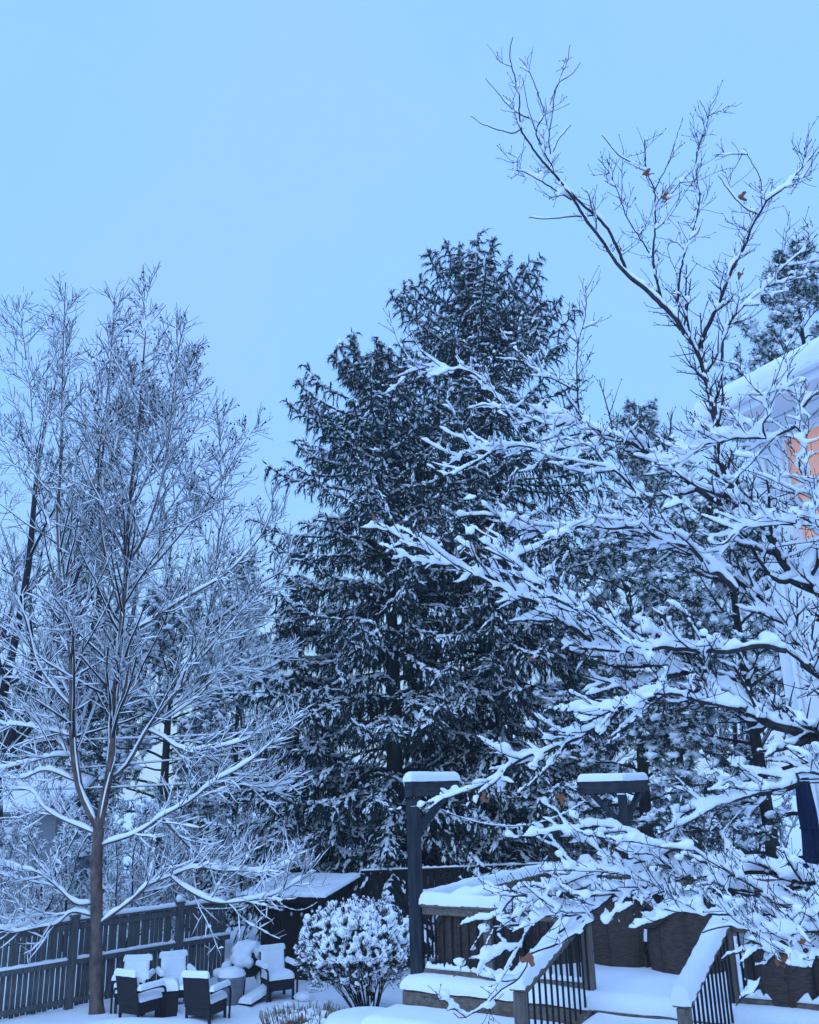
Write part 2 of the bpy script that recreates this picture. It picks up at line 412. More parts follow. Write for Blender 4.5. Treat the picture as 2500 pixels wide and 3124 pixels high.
# ------------------------------------------------------------------ deck
AZ = rad(121)
E1 = np.array([math.sin(AZ), math.cos(AZ), 0]); E2 = np.array([math.sin(AZ - math.pi / 2), math.cos(AZ - math.pi / 2), 0])
DZ = 1.76
O = np.array([*P(1276, 2994, 11.4)[:2], 0])
def dk(a, b, z=0): return O + E1 * a + E2 * b + UP * (DZ + z)
def deck():
    D = thing('deck', 'raised wooden deck with iron baluster railings and broad snowy steps', 'deck', tuple(dk(0, 0, -DZ)))
    L = 6.2; B = 3.75
    # frame and floor boards
    for k in range(16):
        b0 = -.16 + k * (B + .3) / 16; w = (B + .3) / 16
        slab('floor_board', dk(-.12, b0 + w / 2, -.02), dk(L, b0 + w / 2, -.02), w - .008, .04, 'cedar', D)
    slab('rim_board', dk(-.12, -.14, -.13), dk(L, -.14, -.13), .04, .17, 'cedar', D)
    slab('rim_board', dk(-.1, -.1, -.13), dk(-.1, B + .1, -.13), .04, .17, 'cedar', D)
    for a in (0, 1.6, 3.2, 4.8, 6.1):
        for b in (0.05, 1.8, 3.6): slab('pile', dk(a, b, -DZ - .1), dk(a, b, -.05), .14, .14, 'cedar_v', D, up=E2)
    G = Geo()
    pillow(G, dk((L - .12) / 2, (B) / 2 - .02, .002), E1, E2, L + .12, B + .28, .13, .02, 90, 60, .08, 3, .14, .03)
    G.build('floor_snow', 'snow', D)
    # railing: posts, rails and balusters, front run split by the stair opening
    SL = 2.11; SR = 3.57
    H = .86
    def run(p0, p1, z0=0., z1=0., posts=(0, 1), snow=.12, nb=None, low=True, cap=.14):
        """railing between two plan points; z0,z1 lift of its ends (stairs)"""
        p0, p1 = np.asarray(p0, float), np.asarray(p1, float)
        up = UP
        a0, a1 = p0 + UP * (z0 + H), p1 + UP * (z1 + H)
        d = nrm(a1 - a0); ln = np.linalg.norm(a1 - a0)
        TR = slab('top_rail', a0, a1, cap, .035, 'cedar', D)
        slab('under_rail', a0 - UP * .062, a1 - UP * .062, .045, .088, 'cedar', TR)
        if low: slab('bottom_rail', a0 - UP * (H - .14), a1 - UP * (H - .14), .045, .075, 'cedar', D)
        n = nb or int(ln / .105)
        for k in range(n):
            t = (k + .5) / n; c = a0 * (1 - t) + a1 * t
            slab('baluster', c - UP * (H - (.1 if low else .02)), c - UP * .1, .02, .02, 'iron', D, up=E2, b=.003)
        Gs = Geo(); side = nrm(np.cross(UP, d))
        pillow(Gs, (a0 + a1) / 2 + UP * .018, d, side, ln, cap - .02, snow, .012, int(ln / .05) + 6, 11, .15, int(ln * 77) % 50, .05, .012)
        if low:
            n2 = int(ln / .03) + 4; t = np.linspace(.01, .99, n2)[:, None]
            pp = (a0 * (1 - t) + a1 * t) - UP * (H - .18)
            strips(Gs, pp, np.full(n2, .022), .05, .004, .35)
        Gs.build('rail_snow', 'snow', TR)
    def post(a, b, z0=0, top=.0, w=.095, base=-.02):
        slab('railing_post', dk(a, b, base + z0), dk(a, b, z0 + H - .02 + top), w, w, 'cedar_v', D, up=E2)
    for a, b in ((.95, 0), (SL, 0), (SR, 0), (5.2, 0), (1.2, B), (2.7, B), (4.2, B), (0, 1.9), (0, B)): post(a, b)
    run(dk(.09, 0), dk(SL - .05, 0)); run(dk(SR + .05, 0), dk(L, 0)); run(dk(0, .09), dk(0, B)); run(dk(0.05, B), dk(L, B))
    # stairs towards the house walk
    RUN = 1.72; DROP = .41
    for a in (SL, SR):
        p0 = dk(a, -RUN, 0); p1 = dk(a, 0, 0)
        slab('newel_post', dk(a, -RUN, -1.76), dk(a, -RUN, -DROP + H - .02), .1, .1, 'cedar_v', D, up=E2)
        run(p0 - E2 * .06, p1 + E2 * .02, -DROP, 0.02, snow=.12, low=False, nb=13, cap=.16)
        slab('stringer', dk(a + (.05 if a == SL else -.05), -RUN, -DROP - .12), dk(a + (.05 if a == SL else -.05), -.16, -.14), .04, .24, 'cedar', D)
    for k in range(3):
        zt = -.145 * (k + 1); b1 = -.17 - .48 * k; b0 = b1 - .48
        for q in (0, 1):
            bq = b0 + .12 + q * .24
            slab('tread', dk(SL + .08, bq, zt - .02), dk(SR - .08, bq, zt - .02), .232, .04, 'cedar', D)
        slab('riser', dk(SL + .08, b1 - .01, zt + .06), dk(SR - .08, b1 - .01, zt + .06), .02, .12, 'cedar', D)
        Gs = Geo(); pillow(Gs, dk((SL + SR) / 2, (b0 + b1) / 2 - .01, zt + .002), E1, E2, SR - SL - .2, .47, .12, .02, 40, 14, .08, 20 + k, .11, .02)
        Gs.build('step_snow', 'snow', D)
    # landing below the stairs
    slab('landing', dk(SL - .4, -RUN - 1.1, -.56), dk(SR + .6, -RUN - 1.1, -.56), 2.0, .08, 'cedar', D)
    Gs = Geo(); pillow(Gs, dk((SL + SR) / 2 + .1, -RUN - 1.1, -.518), E1, E2, SR - SL + 1.0, 2.0, .13, .02, 40, 40, .05, 31, .12, .02)
    Gs.build('step_snow', 'snow', D)
    # broad step along the front, left of the stairs
    slab('tread', dk(-.22, -.5, -.33), dk(SL - .12, -.5, -.33), .68, .05, 'cedar', D)
    slab('riser', dk(-.2, -.82, -.55), dk(SL - .12, -.82, -.55), .04, .38, 'cedar', D)
    slab('riser', dk(-.2, -.8, -.55), dk(-.2, -.18, -.55), .04, .38, 'cedar', D)
    Gs = Geo(); pillow(Gs, dk((SL - .34) / 2, -.5, -.304), E1, E2, SL + .1, .68, .14, .025, 50, 24, .06, 33, .12, .02)
    Gs.build('step_snow', 'snow', D)
    return D
DECK = deck()

def timber_post(name_label, base, top_z, beams, w=.15, snow=.11):
    T = thing('timber_post', name_label, 'post', tuple(base))
    slab('post', base - UP * .02, np.array([base[0], base[1], top_z - .02]), w, w, 'post', T, up=nrm(E1 + .35 * E2), b=.012)
    G = Geo(); c = np.array([base[0], base[1], top_z])
    for d, s0, s1, br in beams:
        d = np.asarray(d, float); side = np.cross(UP, d)
        slab('beam', c + d * s0 + UP * .09, c + d * s1 + UP * .09, .1, .185, 'beam', T, b=.008)
        if br:
            slab('brace', c + d * .07 - UP * .42, c + d * (abs(s1) * .75) + UP * .02, .085, .075, 'post', T, b=.006)
        mid = c + d * (s0 + s1) / 2 + UP * .185
        pillow(G, mid, d, side, abs(s1 - s0), .1, snow, .012, 26, 12, .05, 7, .055, .006)
    G.build('snow_cap', 'snow', T)
    return T
tp1 = timber_post('tall grey timber post with one short snow capped beam at the deck corner', dk(0, 0), 3.83, [(E2, -.12, 1.12, True)])
c2 = P(1898, 2420, 14.1)
timber_post('grey timber post with two corner beams and V braces behind the wicker chairs', np.array([c2[0], c2[1], DZ]), 3.76,
            [(E2, .055, 1.2, True), (-E1, -.05, .66, True)], .14)
print('deck done')

# ------------------------------------------------------------------ fence on the left
def fence():
    pA = Pz(206, 3075, 0.0); tz = 1.55
    pB = Pz(548, 2767, tz); pB[2] = 0
    d = nrm((pB - pA) * np.array([1, 1, 0])); side = np.cross(UP, d)
    F = thing('picket_fence', 'grey wooden picket fence with snowy rails behind the patio chairs', 'fence', tuple(pA))
    sp = np.linalg.norm(pB[:2] - pA[:2])
    endp = Pz(790, 2748, 1.6); sE = np.dot(endp - pA, d)
    s0 = -sp * 1.25
    posts = [-sp, 0, sp]
    G = Geo()
    for s in posts:
        b = pA + d * s
        slab('post', b - UP * .1 - side * .03, b + UP * 1.62 - side * .03, .14, .14, 'fence', F, up=d)
        slab('post_cap', b + UP * 1.62 - side * .03, b + UP * 1.655 - side * .03, .17, .17, 'fence', F, up=d)
        blobs(G, [b + UP * 1.72 - side * .03], [[.1, .1, .09]], .06)
    base = bevel_box((0, 0, .76), d, side, UP, .09, .02, 1.5, .004).mesh('picket', False); base.materials.append(MT['fence'])
    n = int((sE - s0) / .105)
    for k in range(n):
        s = s0 + k * .105
        if min(abs(s - q) for q in posts) < .1: continue
        o = bpy.data.objects.new('picket', base); scene.collection.objects.link(o); o.parent = F
        o.matrix_parent_inverse = F.matrix_basis.inverted()
        q = pA + d * (s + rng.normal(0, .004)) + side * .02
        o.location = (q[0], q[1], rng.normal(0, .008)); o.rotation_euler = (0, rng.normal(0, .006), rng.normal(0, .02))
    ends = [s0] + posts + [sE]
    for a, b in zip(ends[:-1], ends[1:]):
        a += .075; b -= .075
        if b - a < .1: continue
        slab('top_rail', pA + d * a + UP * 1.54, pA + d * b + UP * 1.54, .1, .05, 'fence', F)
        slab('top_board', pA + d * a + UP * 1.44 - side * .012, pA + d * b + UP * 1.44 - side * .012, .03, .12, 'fence', F)
        slab('middle_rail', pA + d * a + UP * .8 - side * .035, pA + d * b + UP * .8 - side * .035, .075, .1, 'fence', F)
        slab('bottom_rail', pA + d * a + UP * .12 - side * .03, pA + d * b + UP * .12 - side * .03, .05, .09, 'fence', F)
        n2 = int((b - a) / .06)
        for z, off, w, h in ((1.565, 0, .05, .085), (.85, -.035, .036, .06)):
            t = np.linspace(a, b, n2)[:, None]
            strips(G, pA + d * t + side * off + UP * z, np.full(n2, w), h, .004, .1, .7, 8, 0, .05)
    G.build('snow', 'snow', F)
    return pA, d, side, sE
FA, FD, FS, FE = fence()

# ------------------------------------------------------------------ shed
def shed():
    C = Pz(1000, 2990, 0.0); a = rad(-24)                       # C is the near right corner
    ex = np.array([math.cos(a), math.sin(a), 0]); ey = np.array([-math.sin(a), math.cos(a), 0])
    S = thing('garden_shed', 'dark brown board shed with a low snowy roof at the end of the fence', 'shed', tuple(C))
    L, Dp = 1.75, 1.25; ez, rz = 1.68, 1.84
    def q(x, y, z): return C + ex * x + ey * y + UP * z
    G = Geo(); obox(G, q(-L / 2, Dp / 2, ez / 2), ex, ey, UP, L - .04, Dp - .04, ez); G.build('wall', 'shed', S, False)
    fb = bevel_box((0, 0, .5), ex, ey, UP, .146, .03, 1.0, .006).mesh('board', False); fb.materials.append(MT['shed'])
    sb = bevel_box((0, 0, .5), ey, ex, UP, .146, .03, 1.0, .006).mesh('board', False); sb.materials.append(MT['shed'])
    def board(me, p, h):
        o = bpy.data.objects.new('board', me); scene.collection.objects.link(o); o.parent = S
        o.matrix_parent_inverse = S.matrix_basis.inverted(); o.location = p; o.scale = (1, 1, h)
    for k in range(int(L / .15)): board(fb, q(-.075 - k * .15, rng.normal(0, .003), -.05), ez + .05)
    for k in range(int(Dp / .15)):
        y = .075 + k * .15; board(sb, q(rng.normal(0, .003), y, -.05), ez + .05 + (rz - ez) * y / Dp)
    slab('door_frame', q(.03, .3, 1.5), q(.03, 1.1, 1.5), .03, .05, 'shed', S)
    for y in (.28, 1.12): slab('door_frame', q(.03, y, 0), q(.03, y, 1.525), .05, .03, 'shed', S, up=ey)
    e0, e1 = q(-L - .3, -.35, ez - .06), q(.14, -.35, ez - .06); b0 = q(-L - .3, Dp + .1, rz + .05)
    exr = nrm(e1 - e0); eyr = nrm(b0 - e0); up = np.cross(exr, eyr)
    lx = np.linalg.norm(e1 - e0); ly = np.linalg.norm(b0 - e0); m0 = (e0 + b0) / 2
    slab('roof', m0 + up * .03, m0 + exr * lx + up * .03, ly, .06, 'shed', S, up=up)
    slab('fascia', e0 - up * .03, e1 - up * .03, .025, .1, 'shed', S, up=up)
    Gs = Geo(); pillow(Gs, m0 + exr * lx / 2 + up * .062, exr, eyr, lx, ly, .06, .005, 50, 50, .35, 4, .05, .008)
    Gs.build('roof_snow', 'snow', S)
    return C, ex, ey
SC, SX, SY = shed()

def back_fence():
    p0 = SC + SX * .15 + SY * 1.3; d = nrm(np.array([1, .12, 0])); side = np.cross(UP, d)
    F = thing('board_fence', 'tall dark board fence under the spruces behind the deck', 'fence', tuple(p0))
    base = bevel_box((0, 0, 1.0), d, side, UP, .142, .022, 2.0, .004).mesh('board', False); base.materials.append(MT['shed'])
    for k in range(66):
        o = bpy.data.objects.new('board', base); scene.collection.objects.link(o); o.parent = F
        o.matrix_parent_inverse = F.matrix_basis.inverted(); q = p0 + d * (k * .15)
        o.location = (q[0], q[1], rng.normal(.0, .012))
    slab('rail', p0 + UP * 2.03, p0 + d * 9.9 + UP * 2.03, .09, .05, 'shed', F)
    slab('rail', p0 + UP * .6 + side * .04, p0 + d * 9.9 + UP * .6 + side * .04, .04, .09, 'shed', F)
    G = Geo(); n = 120; t = np.linspace(0, 9.9, n)[:, None]
    strips(G, p0 + d * t + UP * 2.055, np.full(n, .04), .035, .002, .3); G.build('snow', 'snow', F)
back_fence()

# ------------------------------------------------------------------ white house on the right
def house():
    W = P(2290, 1400, 13.0); W[2] = 0
    d = np.array([.454, -.891, 0]); n = np.array([-.891, -.454, 0])      # along the wall towards us; outward
    H = thing('white_house', 'white stucco house with deep snow on its eave and a lit window', 'house', tuple(W))
    EZ = None
    e = P(2300, 1180, 12.6); EZ = 9.15
    # wall with a window opening
    wl_, wr_ = 1.0, 2.05
    a = Pw(2380, 1335, W, n); b = Pw(2425, 1610, W, n)
    wl_ = np.dot(a - W, d); wz1 = a[2]; wz0 = b[2] - .25; wr_ = wl_ + 1.15
    LW = 9.0
    G = Geo()
    def panel(s0, s1, z0, z1): obox(G, W + d * (s0 + s1) / 2 + UP * (z0 + z1) / 2 - n * .15, d, n, UP, s1 - s0, .3, z1 - z0)
    panel(0, wl_, 0, EZ); panel(wr_, LW, 0, EZ); panel(wl_, wr_, 0, wz0); panel(wl_, wr_, wz1, EZ)
    obox(G, W - n * 3.2 + UP * EZ / 2 + d * .15, d, n, UP, .3, 6.0, EZ)
    G.build('wall', 'stucco', H, False)
    # window: glass with casing, sill, sashes, bars and blind as its pieces
    cz = (wz0 + wz1) / 2
    def w(s, z, off=0): return W + d * s + UP * z + n * off
    G = Geo(); obox(G, w((wl_ + wr_) / 2, cz, -.07), d, n, UP, wr_ - wl_ - .01, .006, wz1 - wz0 - .01); WN = G.build('window', 'glass', H, False)
    for s in (wl_ - .04, wr_ + .04): slab('window_casing', w(s, wz0 - .1, .02), w(s, wz1 + .1, .02), .09, .05, 'trim', WN, up=n)
    slab('window_casing', w(wl_ - .1, wz1 + .09, .03), w(wr_ + .1, wz1 + .09, .03), .06, .12, 'trim', WN)
    slab('window_sill', w(wl_ - .12, wz0 - .08, .05), w(wr_ + .12, wz0 - .08, .05), .14, .06, 'trim', WN)
    for k, (z0, z1, off) in enumerate(((cz, wz1, -.04), (wz0, cz, -.1))):
        slab('sash', w(wl_ + .0, z0 + .03, off), w(wr_, z0 + .03, off), .04, .06, 'trim', WN)
        slab('sash', w(wl_ + .0, z1 - .03, off), w(wr_, z1 - .03, off), .04, .06, 'trim', WN)
        for s in (wl_ + .025, wr_ - .025): slab('sash', w(s, z0 + .06, off), w(s, z1 - .06, off), .05, .04, 'trim', WN, up=n)
        if k == 0:
            for t in (1 / 3, 2 / 3):
                s = wl_ + t * (wr_ - wl_); slab('glazing_bar', w(s, z0 + .06, off), w(s, z1 - .06, off), .022, .025, 'trim', WN, up=n)
            slab('glazing_bar', w(wl_ + .05, (z0 + z1) / 2, off), w(wr_ - .05, (z0 + z1) / 2, off), .022, .022, 'trim', WN)
    G = Geo(); obox(G, w((wl_ + wr_) / 2, cz, -.17), d, n, UP, wr_ - wl_, .01, wz1 - wz0); G.build('roller_blind', 'blind', WN, False)
    # eave: soffit, fascia, gutter, roof, snow
    ov = .62
    s0, s1 = -.34, LW
    slab('soffit', w(s0, EZ, ov / 2), w(s1, EZ, ov / 2), ov, .04, 'trim', H)
    slab('frieze', w(s0 + .4, EZ - .17, .03), w(s1, EZ - .17, .03), .06, .28, 'trim', H)
    slab('fascia', w(s0, EZ + .1, ov + .015), w(s1, EZ + .1, ov + .015), .03, .24, 'trim', H)
    slab('gutter', w(s0, EZ + .16, ov + .08), w(s1, EZ + .16, ov + .08), .1, .11, 'trim', H, b=.03)
    slab('fascia', w(s0 - .015, EZ + .1, ov), w(s0 - .015, EZ + .1, -6.3), .03, .24, 'trim', H)
    pit = rad(24); er = -n * math.cos(pit) + UP * math.sin(pit)
    c = w((s0 + s1) / 2, EZ + .22, ov + .05); lr = 3.6
    slab('roof', c + er * lr / 2 - d * (s1 - s0) / 2, c + er * lr / 2 + d * (s1 - s0) / 2, lr, .08, 'grey', H, up=np.cross(d, er) if np.cross(d, er)[2] > 0 else -np.cross(d, er))
    Gs = Geo(); pillow(Gs, c + er * lr / 2 + UP * .045, d, er, s1 - s0, lr, .24, .05, 120, 40, .05, 12, .2, .03)
    Gs.build('roof_snow', 'snow', H)
    # downspout at the corner
    G = Geo(); pp, _ = resample([w(.28, EZ + .05, ov), w(.28, EZ - .2, .3), w(.28, EZ - .5, .07), w(.28, 4, .07), w(.28, 0, .07)], K=24)
    tubes(G, pp, np.full(24, .04), 8); G.build('downspout', 'trim', H)
    return W, d, n
HW, HD, HN = house()

def neighbour():
    c = P(40, 2560, 34); c[2] = 0; c[0] -= 1.6
    N = thing('neighbour_house', 'grey house with white snowy roof beyond the fence', 'house', tuple(c))
    ex, ey = np.array([1., 0, 0]), np.array([0, 1., 0]); L = 6.2; zt = P(60, 2478, 34)[2]; zr = P(60, 2385, 37)[2]
    G = Geo(); obox(G, c + UP * zt / 2 + ey * 3, ex, ey, UP, L, 6, zt); G.build('wall', 'grey', N, False)
    for sx in (-1.6, 1.2):
        slab('window', c + ex * sx + UP * (zt - 1.6) - ey * .02, c + ex * sx + UP * (zt - .5) - ey * .02, .8, .06, 'trim', N, up=ey)
    er = nrm(np.array([0, 3.4, zr - zt]))
    Gs = Geo(); slab('roof', c + UP * zt - ey * .4 - ex * (L / 2 + .3) + er * 2, c + UP * zt - ey * .4 + ex * (L / 2 + .3) + er * 2, 4, .12, 'grey', N, up=nrm(np.cross(ex, er)))
    pillow(Gs, c + UP * (zt + .07) - ey * .4 + er * 2, ex, er, L + .6, 4, .16, .03, 30, 20, .1, 3, .15, .03); Gs.build('roof_snow', 'snow', N)
neighbour()
print('buildings done')

# ================================================================== TREES
def finish_tree(T, gw, gs, bark, snow='snow'):
    gw.build('branches', bark, T); gs.build('snow', snow, T)

# ------------------------------------------------------------------ spruce
def in_shed(Q):
    d = Q - SC; x = d @ SX; y = d @ SY
    return (x > -2.1) & (x < .35) & (y > -.4) & (y < 1.95) & (Q[..., 2] < 1.8 + .26 * np.clip(y, 0, 2.8))
def spruce(name_label, base, top, hmin, Lprof, nb, seed, group=None, rtr=.22, dens=1.0, snow=.72):
    global rng
    rng = np.random.default_rng(seed)
    base, top = np.asarray(base, float), np.asarray(top, float)
    T = thing('spruce_tree', name_label, 'tree', tuple(base), group=group)
    K = 14; tt = np.linspace(0, 1, K)[:, None]
    tr = base * (1 - tt) + top * tt + np.stack([.12 * np.sin(tt[:, 0] * 5 + seed), .1 * np.cos(tt[:, 0] * 4), 0 * tt[:, 0]], 1)
    G = Geo(); tubes(G, tr, rtr * (1 - tt[:, 0]) ** .8 + .02, 9); G.build('trunk', 'sbark', T)
    Hh = np.linalg.norm(top - base)
    t = np.sort(1 - (1 - hmin) * rng.uniform(0, 1, nb) ** 1.1); t = np.clip(t, hmin, .985)
    tiers = Hh / .62; t = np.clip((np.round(t * tiers) + rng.normal(0, .13, nb)) / tiers, hmin, .985)
    az = np.arange(nb) * 2.39996 + rng.normal(0, .3, nb)
    L = np.array([Lprof(x) for x in t]) * rng.uniform(.72, 1.15, nb)
    x = t * (K - 1); i = np.minimum(x.astype(int), K - 2); f = (x - i)[:, None]
    org = tr[i] * (1 - f) + tr[i + 1] * f
    pit = np.interp(t, [hmin, .45, .75, .92, 1], [-.3, -.1, .2, .65, 1.2]) + rng.normal(0, .1, nb)
    KB = 9; pts = [org]; 
    for k in range(KB - 1):
        s = k / (KB - 2)
        p = pit + np.interp(s, [0, .35, .7, 1], [.25, -.2, -.12, .45])
        a2 = az + .1 * np.sin(k * 1.1 + az * 3)
        d = np.stack([np.cos(a2) * np.cos(p), np.sin(a2) * np.cos(p), np.sin(p)], 1)
        pts.append(pts[-1] + d * (L / (KB - 1))[:, None])
    B = np.stack(pts, 1); BR = (.012 + .008 * L)[:, None] * np.linspace(1, .3, KB)[None]
    gb = Geo(); tubes(gb, B, BR, 4); gb.build('branches', 'sbark', T)
    gn, gs = Geo(), Geo()
    nl = int(24 * dens)
    # drooping side sprays on both sides of each branch
    lt, lr, _ = spawn(B, BR, nl, .08, 1.0, 1.0, lambda q: (np.sqrt(np.clip(L, .3, 4)) * .34)[:, None] * (1.15 - .6 * q), -.05, -.8, .14, 4, .5, .012, .3, plane=.45)
    hs, _, _ = spawn(B, BR, 10, .1, 1.0, 1.2, lambda q: (.25 + .12 * np.clip(L, .3, 4))[:, None] * (1.1 - .5 * q), -1.3, -1.2, .12, 4, .5, .012, .3)
    top = np.concatenate([np.ones(len(lt), bool), np.zeros(len(hs), bool)]); lt = np.concatenate([lt, hs]); k = ~in_shed(lt).any(1); lt, top = lt[k], top[k]
    M = len(lt)
    tubes(gn, lt[:, [0, 2, 3]], (.018 * rng.uniform(.7, 1.3, M))[:, None] * np.array([1, 1, .2]), 3, .3)
    # needle tassels: narrow blades that hang from the sprays, stiffer near the bough ends
    nt = 27; tc_, td = along(lt, nt); n_ = len(tc_)
    hang = rng.uniform(.35, 1.4, (n_, 1)); dd = nrm(td * .8 + rng.normal(0, .45, (n_, 3)) - UP * hang)
    ln = (.07 + .2 * rng.uniform(0, 1, n_) ** 2)[:, None]; wd = nrm(np.cross(dd, rng.normal(0, 1, (n_, 3)))) * rng.uniform(.007, .016, (n_, 1))
    gn.add(np.stack([tc_ + wd * 1.15, tc_ + dd * ln, tc_ - wd * 1.15], 1), np.arange(n_ * 3).reshape(-1, 3))
    # stiff upturned shoots at the bough ends
    t1, _, _ = spawn(B, BR, 6, .75, 1.0, .5, lambda q: .2 + 0 * q, .35, .5, .08, 3, .8, .008, .3)
    tubes(gn, t1, np.full((len(t1), 1), .024) * np.array([1, .9, .1]), 3, .3)
    o = gn.build('needles', 'needle', T); o['kind'] = 'stuff'
    # snow: lumps on the sprays, fingers running down them, a ridge on each branch
    ns = 11; c_, d_ = along(lt, ns, .0, .95); lw = np.where(rng.uniform(0, 1, M) < np.where(top, .72, .16) * snow / .72, rng.uniform(.7, 1.3, M), .15); lw = np.repeat(lw, ns); k = rng.uniform(0, 1, len(c_)) < lw; c_, d_ = c_[k], d_[k]; m_ = len(c_)
    f = rng.uniform(.6, 1.5, m_) * np.clip(lw[k], .6, 1.3)
    lumps(gs, c_ + UP * .03 + rng.normal(0, .022, (m_, 3)), d_ + rng.normal(0, .3, (m_, 3)), .062 * f, .025 * f ** .8, .024 * f ** .8)
    c_, d_ = along(B, 34, .25, 1); k = rng.uniform(0, 1, len(c_)) < snow; c_, d_ = c_[k], d_[k]; m_ = len(c_); f = rng.uniform(.5, 1.4, m_)
    lumps(gs, c_ + UP * .03 + rng.normal(0, .02, (m_, 3)), d_ + rng.normal(0, .3, (m_, 3)), .115 * f, .06 * f, .05 * f)
    c_, d_ = along(t1, 1, .2, .8); lumps(gs, c_ + UP * .015, d_, np.full(len(c_), .07), np.full(len(c_), .025), np.full(len(c_), .025))
    o = gs.build('snow', 'snow_far', T); o['kind'] = 'stuff'
    return T
D1 = 25.5
b1 = P(1515, 2300, D1); b1[2] = -.1; t1_ = P(1440, 870, D1)
def prof1(x): return float(np.interp(x, [.08, .2, .35, .55, .72, .86, .95, 1], [4.2, 4.2, 4.0, 4.0, 4.2, 3.3, 2.4, .8]))
SP1 = spruce('tallest dark spruce with snowy drooping boughs, its pointed top above all others', b1, t1_, .06, prof1, 275, 3, rtr=.3)
D2 = 24.2
b2 = P(1215, 2300, D2); b2[2] = -.1; t2_ = P(1150, 1160, D2)
def prof2(x): return float(np.interp(x, [.04, .2, .45, .65, .8, .9, .96, 1], [4.6, 4.2, 3.5, 3.6, 3.6, 2.9, 2.0, .7]))
SP2 = spruce('shorter broad spruce with snow laden boughs hanging over the shed', b2, t2_, .09, prof2, 210, 5, rtr=.26)
b3 = P(925, 2300, 25.0); b3[2] = -.1; t3_ = P(910, 1790, 25.0)
def prof3(x): return float(np.interp(x, [.03, .3, .6, .85, 1], [2.9, 2.5, 1.8, .9, .3]))
SP3 = spruce('young pale spruce thick with snow, between the sycamore and the dark spruces', b3, t3_, .03, prof3, 90, 9, rtr=.12, snow=.95, dens=.75)
print('spruces done')

# ------------------------------------------------------------------ white pines
def pine(name_label, base, H, nb, seed, Lmax=3.0, group=None, hmin=.2):
    global rng
    rng = np.random.default_rng(seed); base = np.asarray(base, float)
    T = thing('pine_tree', name_label, 'tree', tuple(base), group=group)
    K = 12; tt = np.linspace(0, 1, K)
    tr = base + np.stack([.2 * np.sin(tt * 4 + seed) * tt, .15 * np.cos(tt * 5) * tt, tt * H], 1)
    G = Geo(); tubes(G, tr, .17 * (1 - tt) ** .8 + .025, 8); G.build('trunk', 'sbark', T)
    t = np.linspace(hmin, .97, nb); az = np.arange(nb) * 2.4 + rng.normal(0, .4, nb)
    L = np.interp(t, [hmin, .4, .75, 1], [Lmax, Lmax, Lmax * .75, .5]) * rng.uniform(.6, 1.15, nb)
    x = t * (K - 1); i = np.minimum(x.astype(int), K - 2); f = (x - i)[:, None]
    org = tr[i] * (1 - f) + tr[i + 1] * f
    pts = [org]; KB = 7
    for k in range(KB - 1):
        p = np.interp(t, [hmin, 1], [-.05, .7]) + np.interp(k / (KB - 2), [0, .6, 1], [.2, -.1, .25]) + rng.normal(0, .1, nb)
        a2 = az + rng.normal(0, .12, nb)
        pts.append(pts[-1] + np.stack([np.cos(a2) * np.cos(p), np.sin(a2) * np.cos(p), np.sin(p)], 1) * (L / (KB - 1))[:, None])
    B = np.stack(pts, 1); BR = (.015 + .01 * L)[:, None] * np.linspace(1, .35, KB)[None]
    gb, gn, gs = Geo(), Geo(), Geo(); tubes(gb, B, BR, 4)
    l2, r2, _ = spawn(B, BR, 9, .3, 1, .8, lambda q: (L * .3)[:, None] * (1.2 - .6 * q), .05, .3, .12, 4, .5, .008, plane=.5)
    tubes(gb, l2, r2, 3)
    l3, r3, _ = spawn(l2, r2, 3, .4, 1, .6, lambda q: .25 + 0 * q, .2, .3, .1, 3, .6, .006)
    tubes(gb, l3, r3, 3); gb.build('branches', 'sbark', T)
    C = np.concatenate([l3[:, -1], l2[:, -1], B[:, -1]]); M = len(C)
    # needle brushes
    nbd = 20; d = nrm(rng.normal(0, 1, (M, nbd, 3)) + np.array([0, 0, -.15])); ln = rng.uniform(.12, .22, (M, nbd, 1))
    sd = nrm(np.cross(d, rng.normal(0, 1, d.shape))) * .011
    tip = C[:, None] + d * ln - UP * .05 * ln / .2
    V = np.stack([C[:, None] + sd, C[:, None] - sd, tip - sd * .2, tip + sd * .2], 2)
    gn.add(V, np.arange(M * nbd * 4).reshape(-1, 4))
    o = gn.build('needles', 'pine', T); o['kind'] = 'stuff'
    ks = rng.uniform(0, 1, M) < .72; Cs = C[ks] + UP * .05 + rng.normal(0, .03, (ks.sum(), 3)); s = rng.uniform(.06, .15, ks.sum())
    s = s * .85; kb_ = rng.uniform(0, 1, len(s)) < .45; blobs(gs, Cs[kb_], np.stack([s, s * rng.uniform(.8, 1.6, len(s)), s * .7], 1)[kb_], .24)
    c3_ = np.repeat(Cs, 5, 0); c3_ = c3_ + rng.normal(0, .055, c3_.shape); f = rng.uniform(.6, 1.5, len(c3_))
    lumps(gs, c3_, rng.normal(0, 1, c3_.shape) * (1, 1, .5), .055 * f, .04 * f, .035 * f)
    strips(gs, l2, r2 + .012, .04, .012, .4, .4, 5)
    o = gs.build('snow', 'snow_far', T); o['kind'] = 'stuff'
    return T
def at(sx, D, z=0.0): p = P(sx, 2380, D); p[2] = z; return p
PN1 = pine('white pine with heavy snow pillows standing behind the closed umbrella', at(2330, 21), 10.5, 46, 21, 3.0)
PN2 = pine('tall pine with round snow clumps rising over the house roof', at(2680, 27), 21.5, 74, 22, 3.7, hmin=.3)
dup(PN1, at(1960, 23.5), 1.9, 1.0, 'bushy pine heaped with snow between the spruce and the corner post')
dup(PN2, at(2080, 33), 3.9, .85, 'slender pine showing between the spruce and the house roof')
dup(PN2, at(720, 36), .9, .62, 'snowy pine with sky showing through, beside the spruces beyond the wires', 'pines beyond the fence')
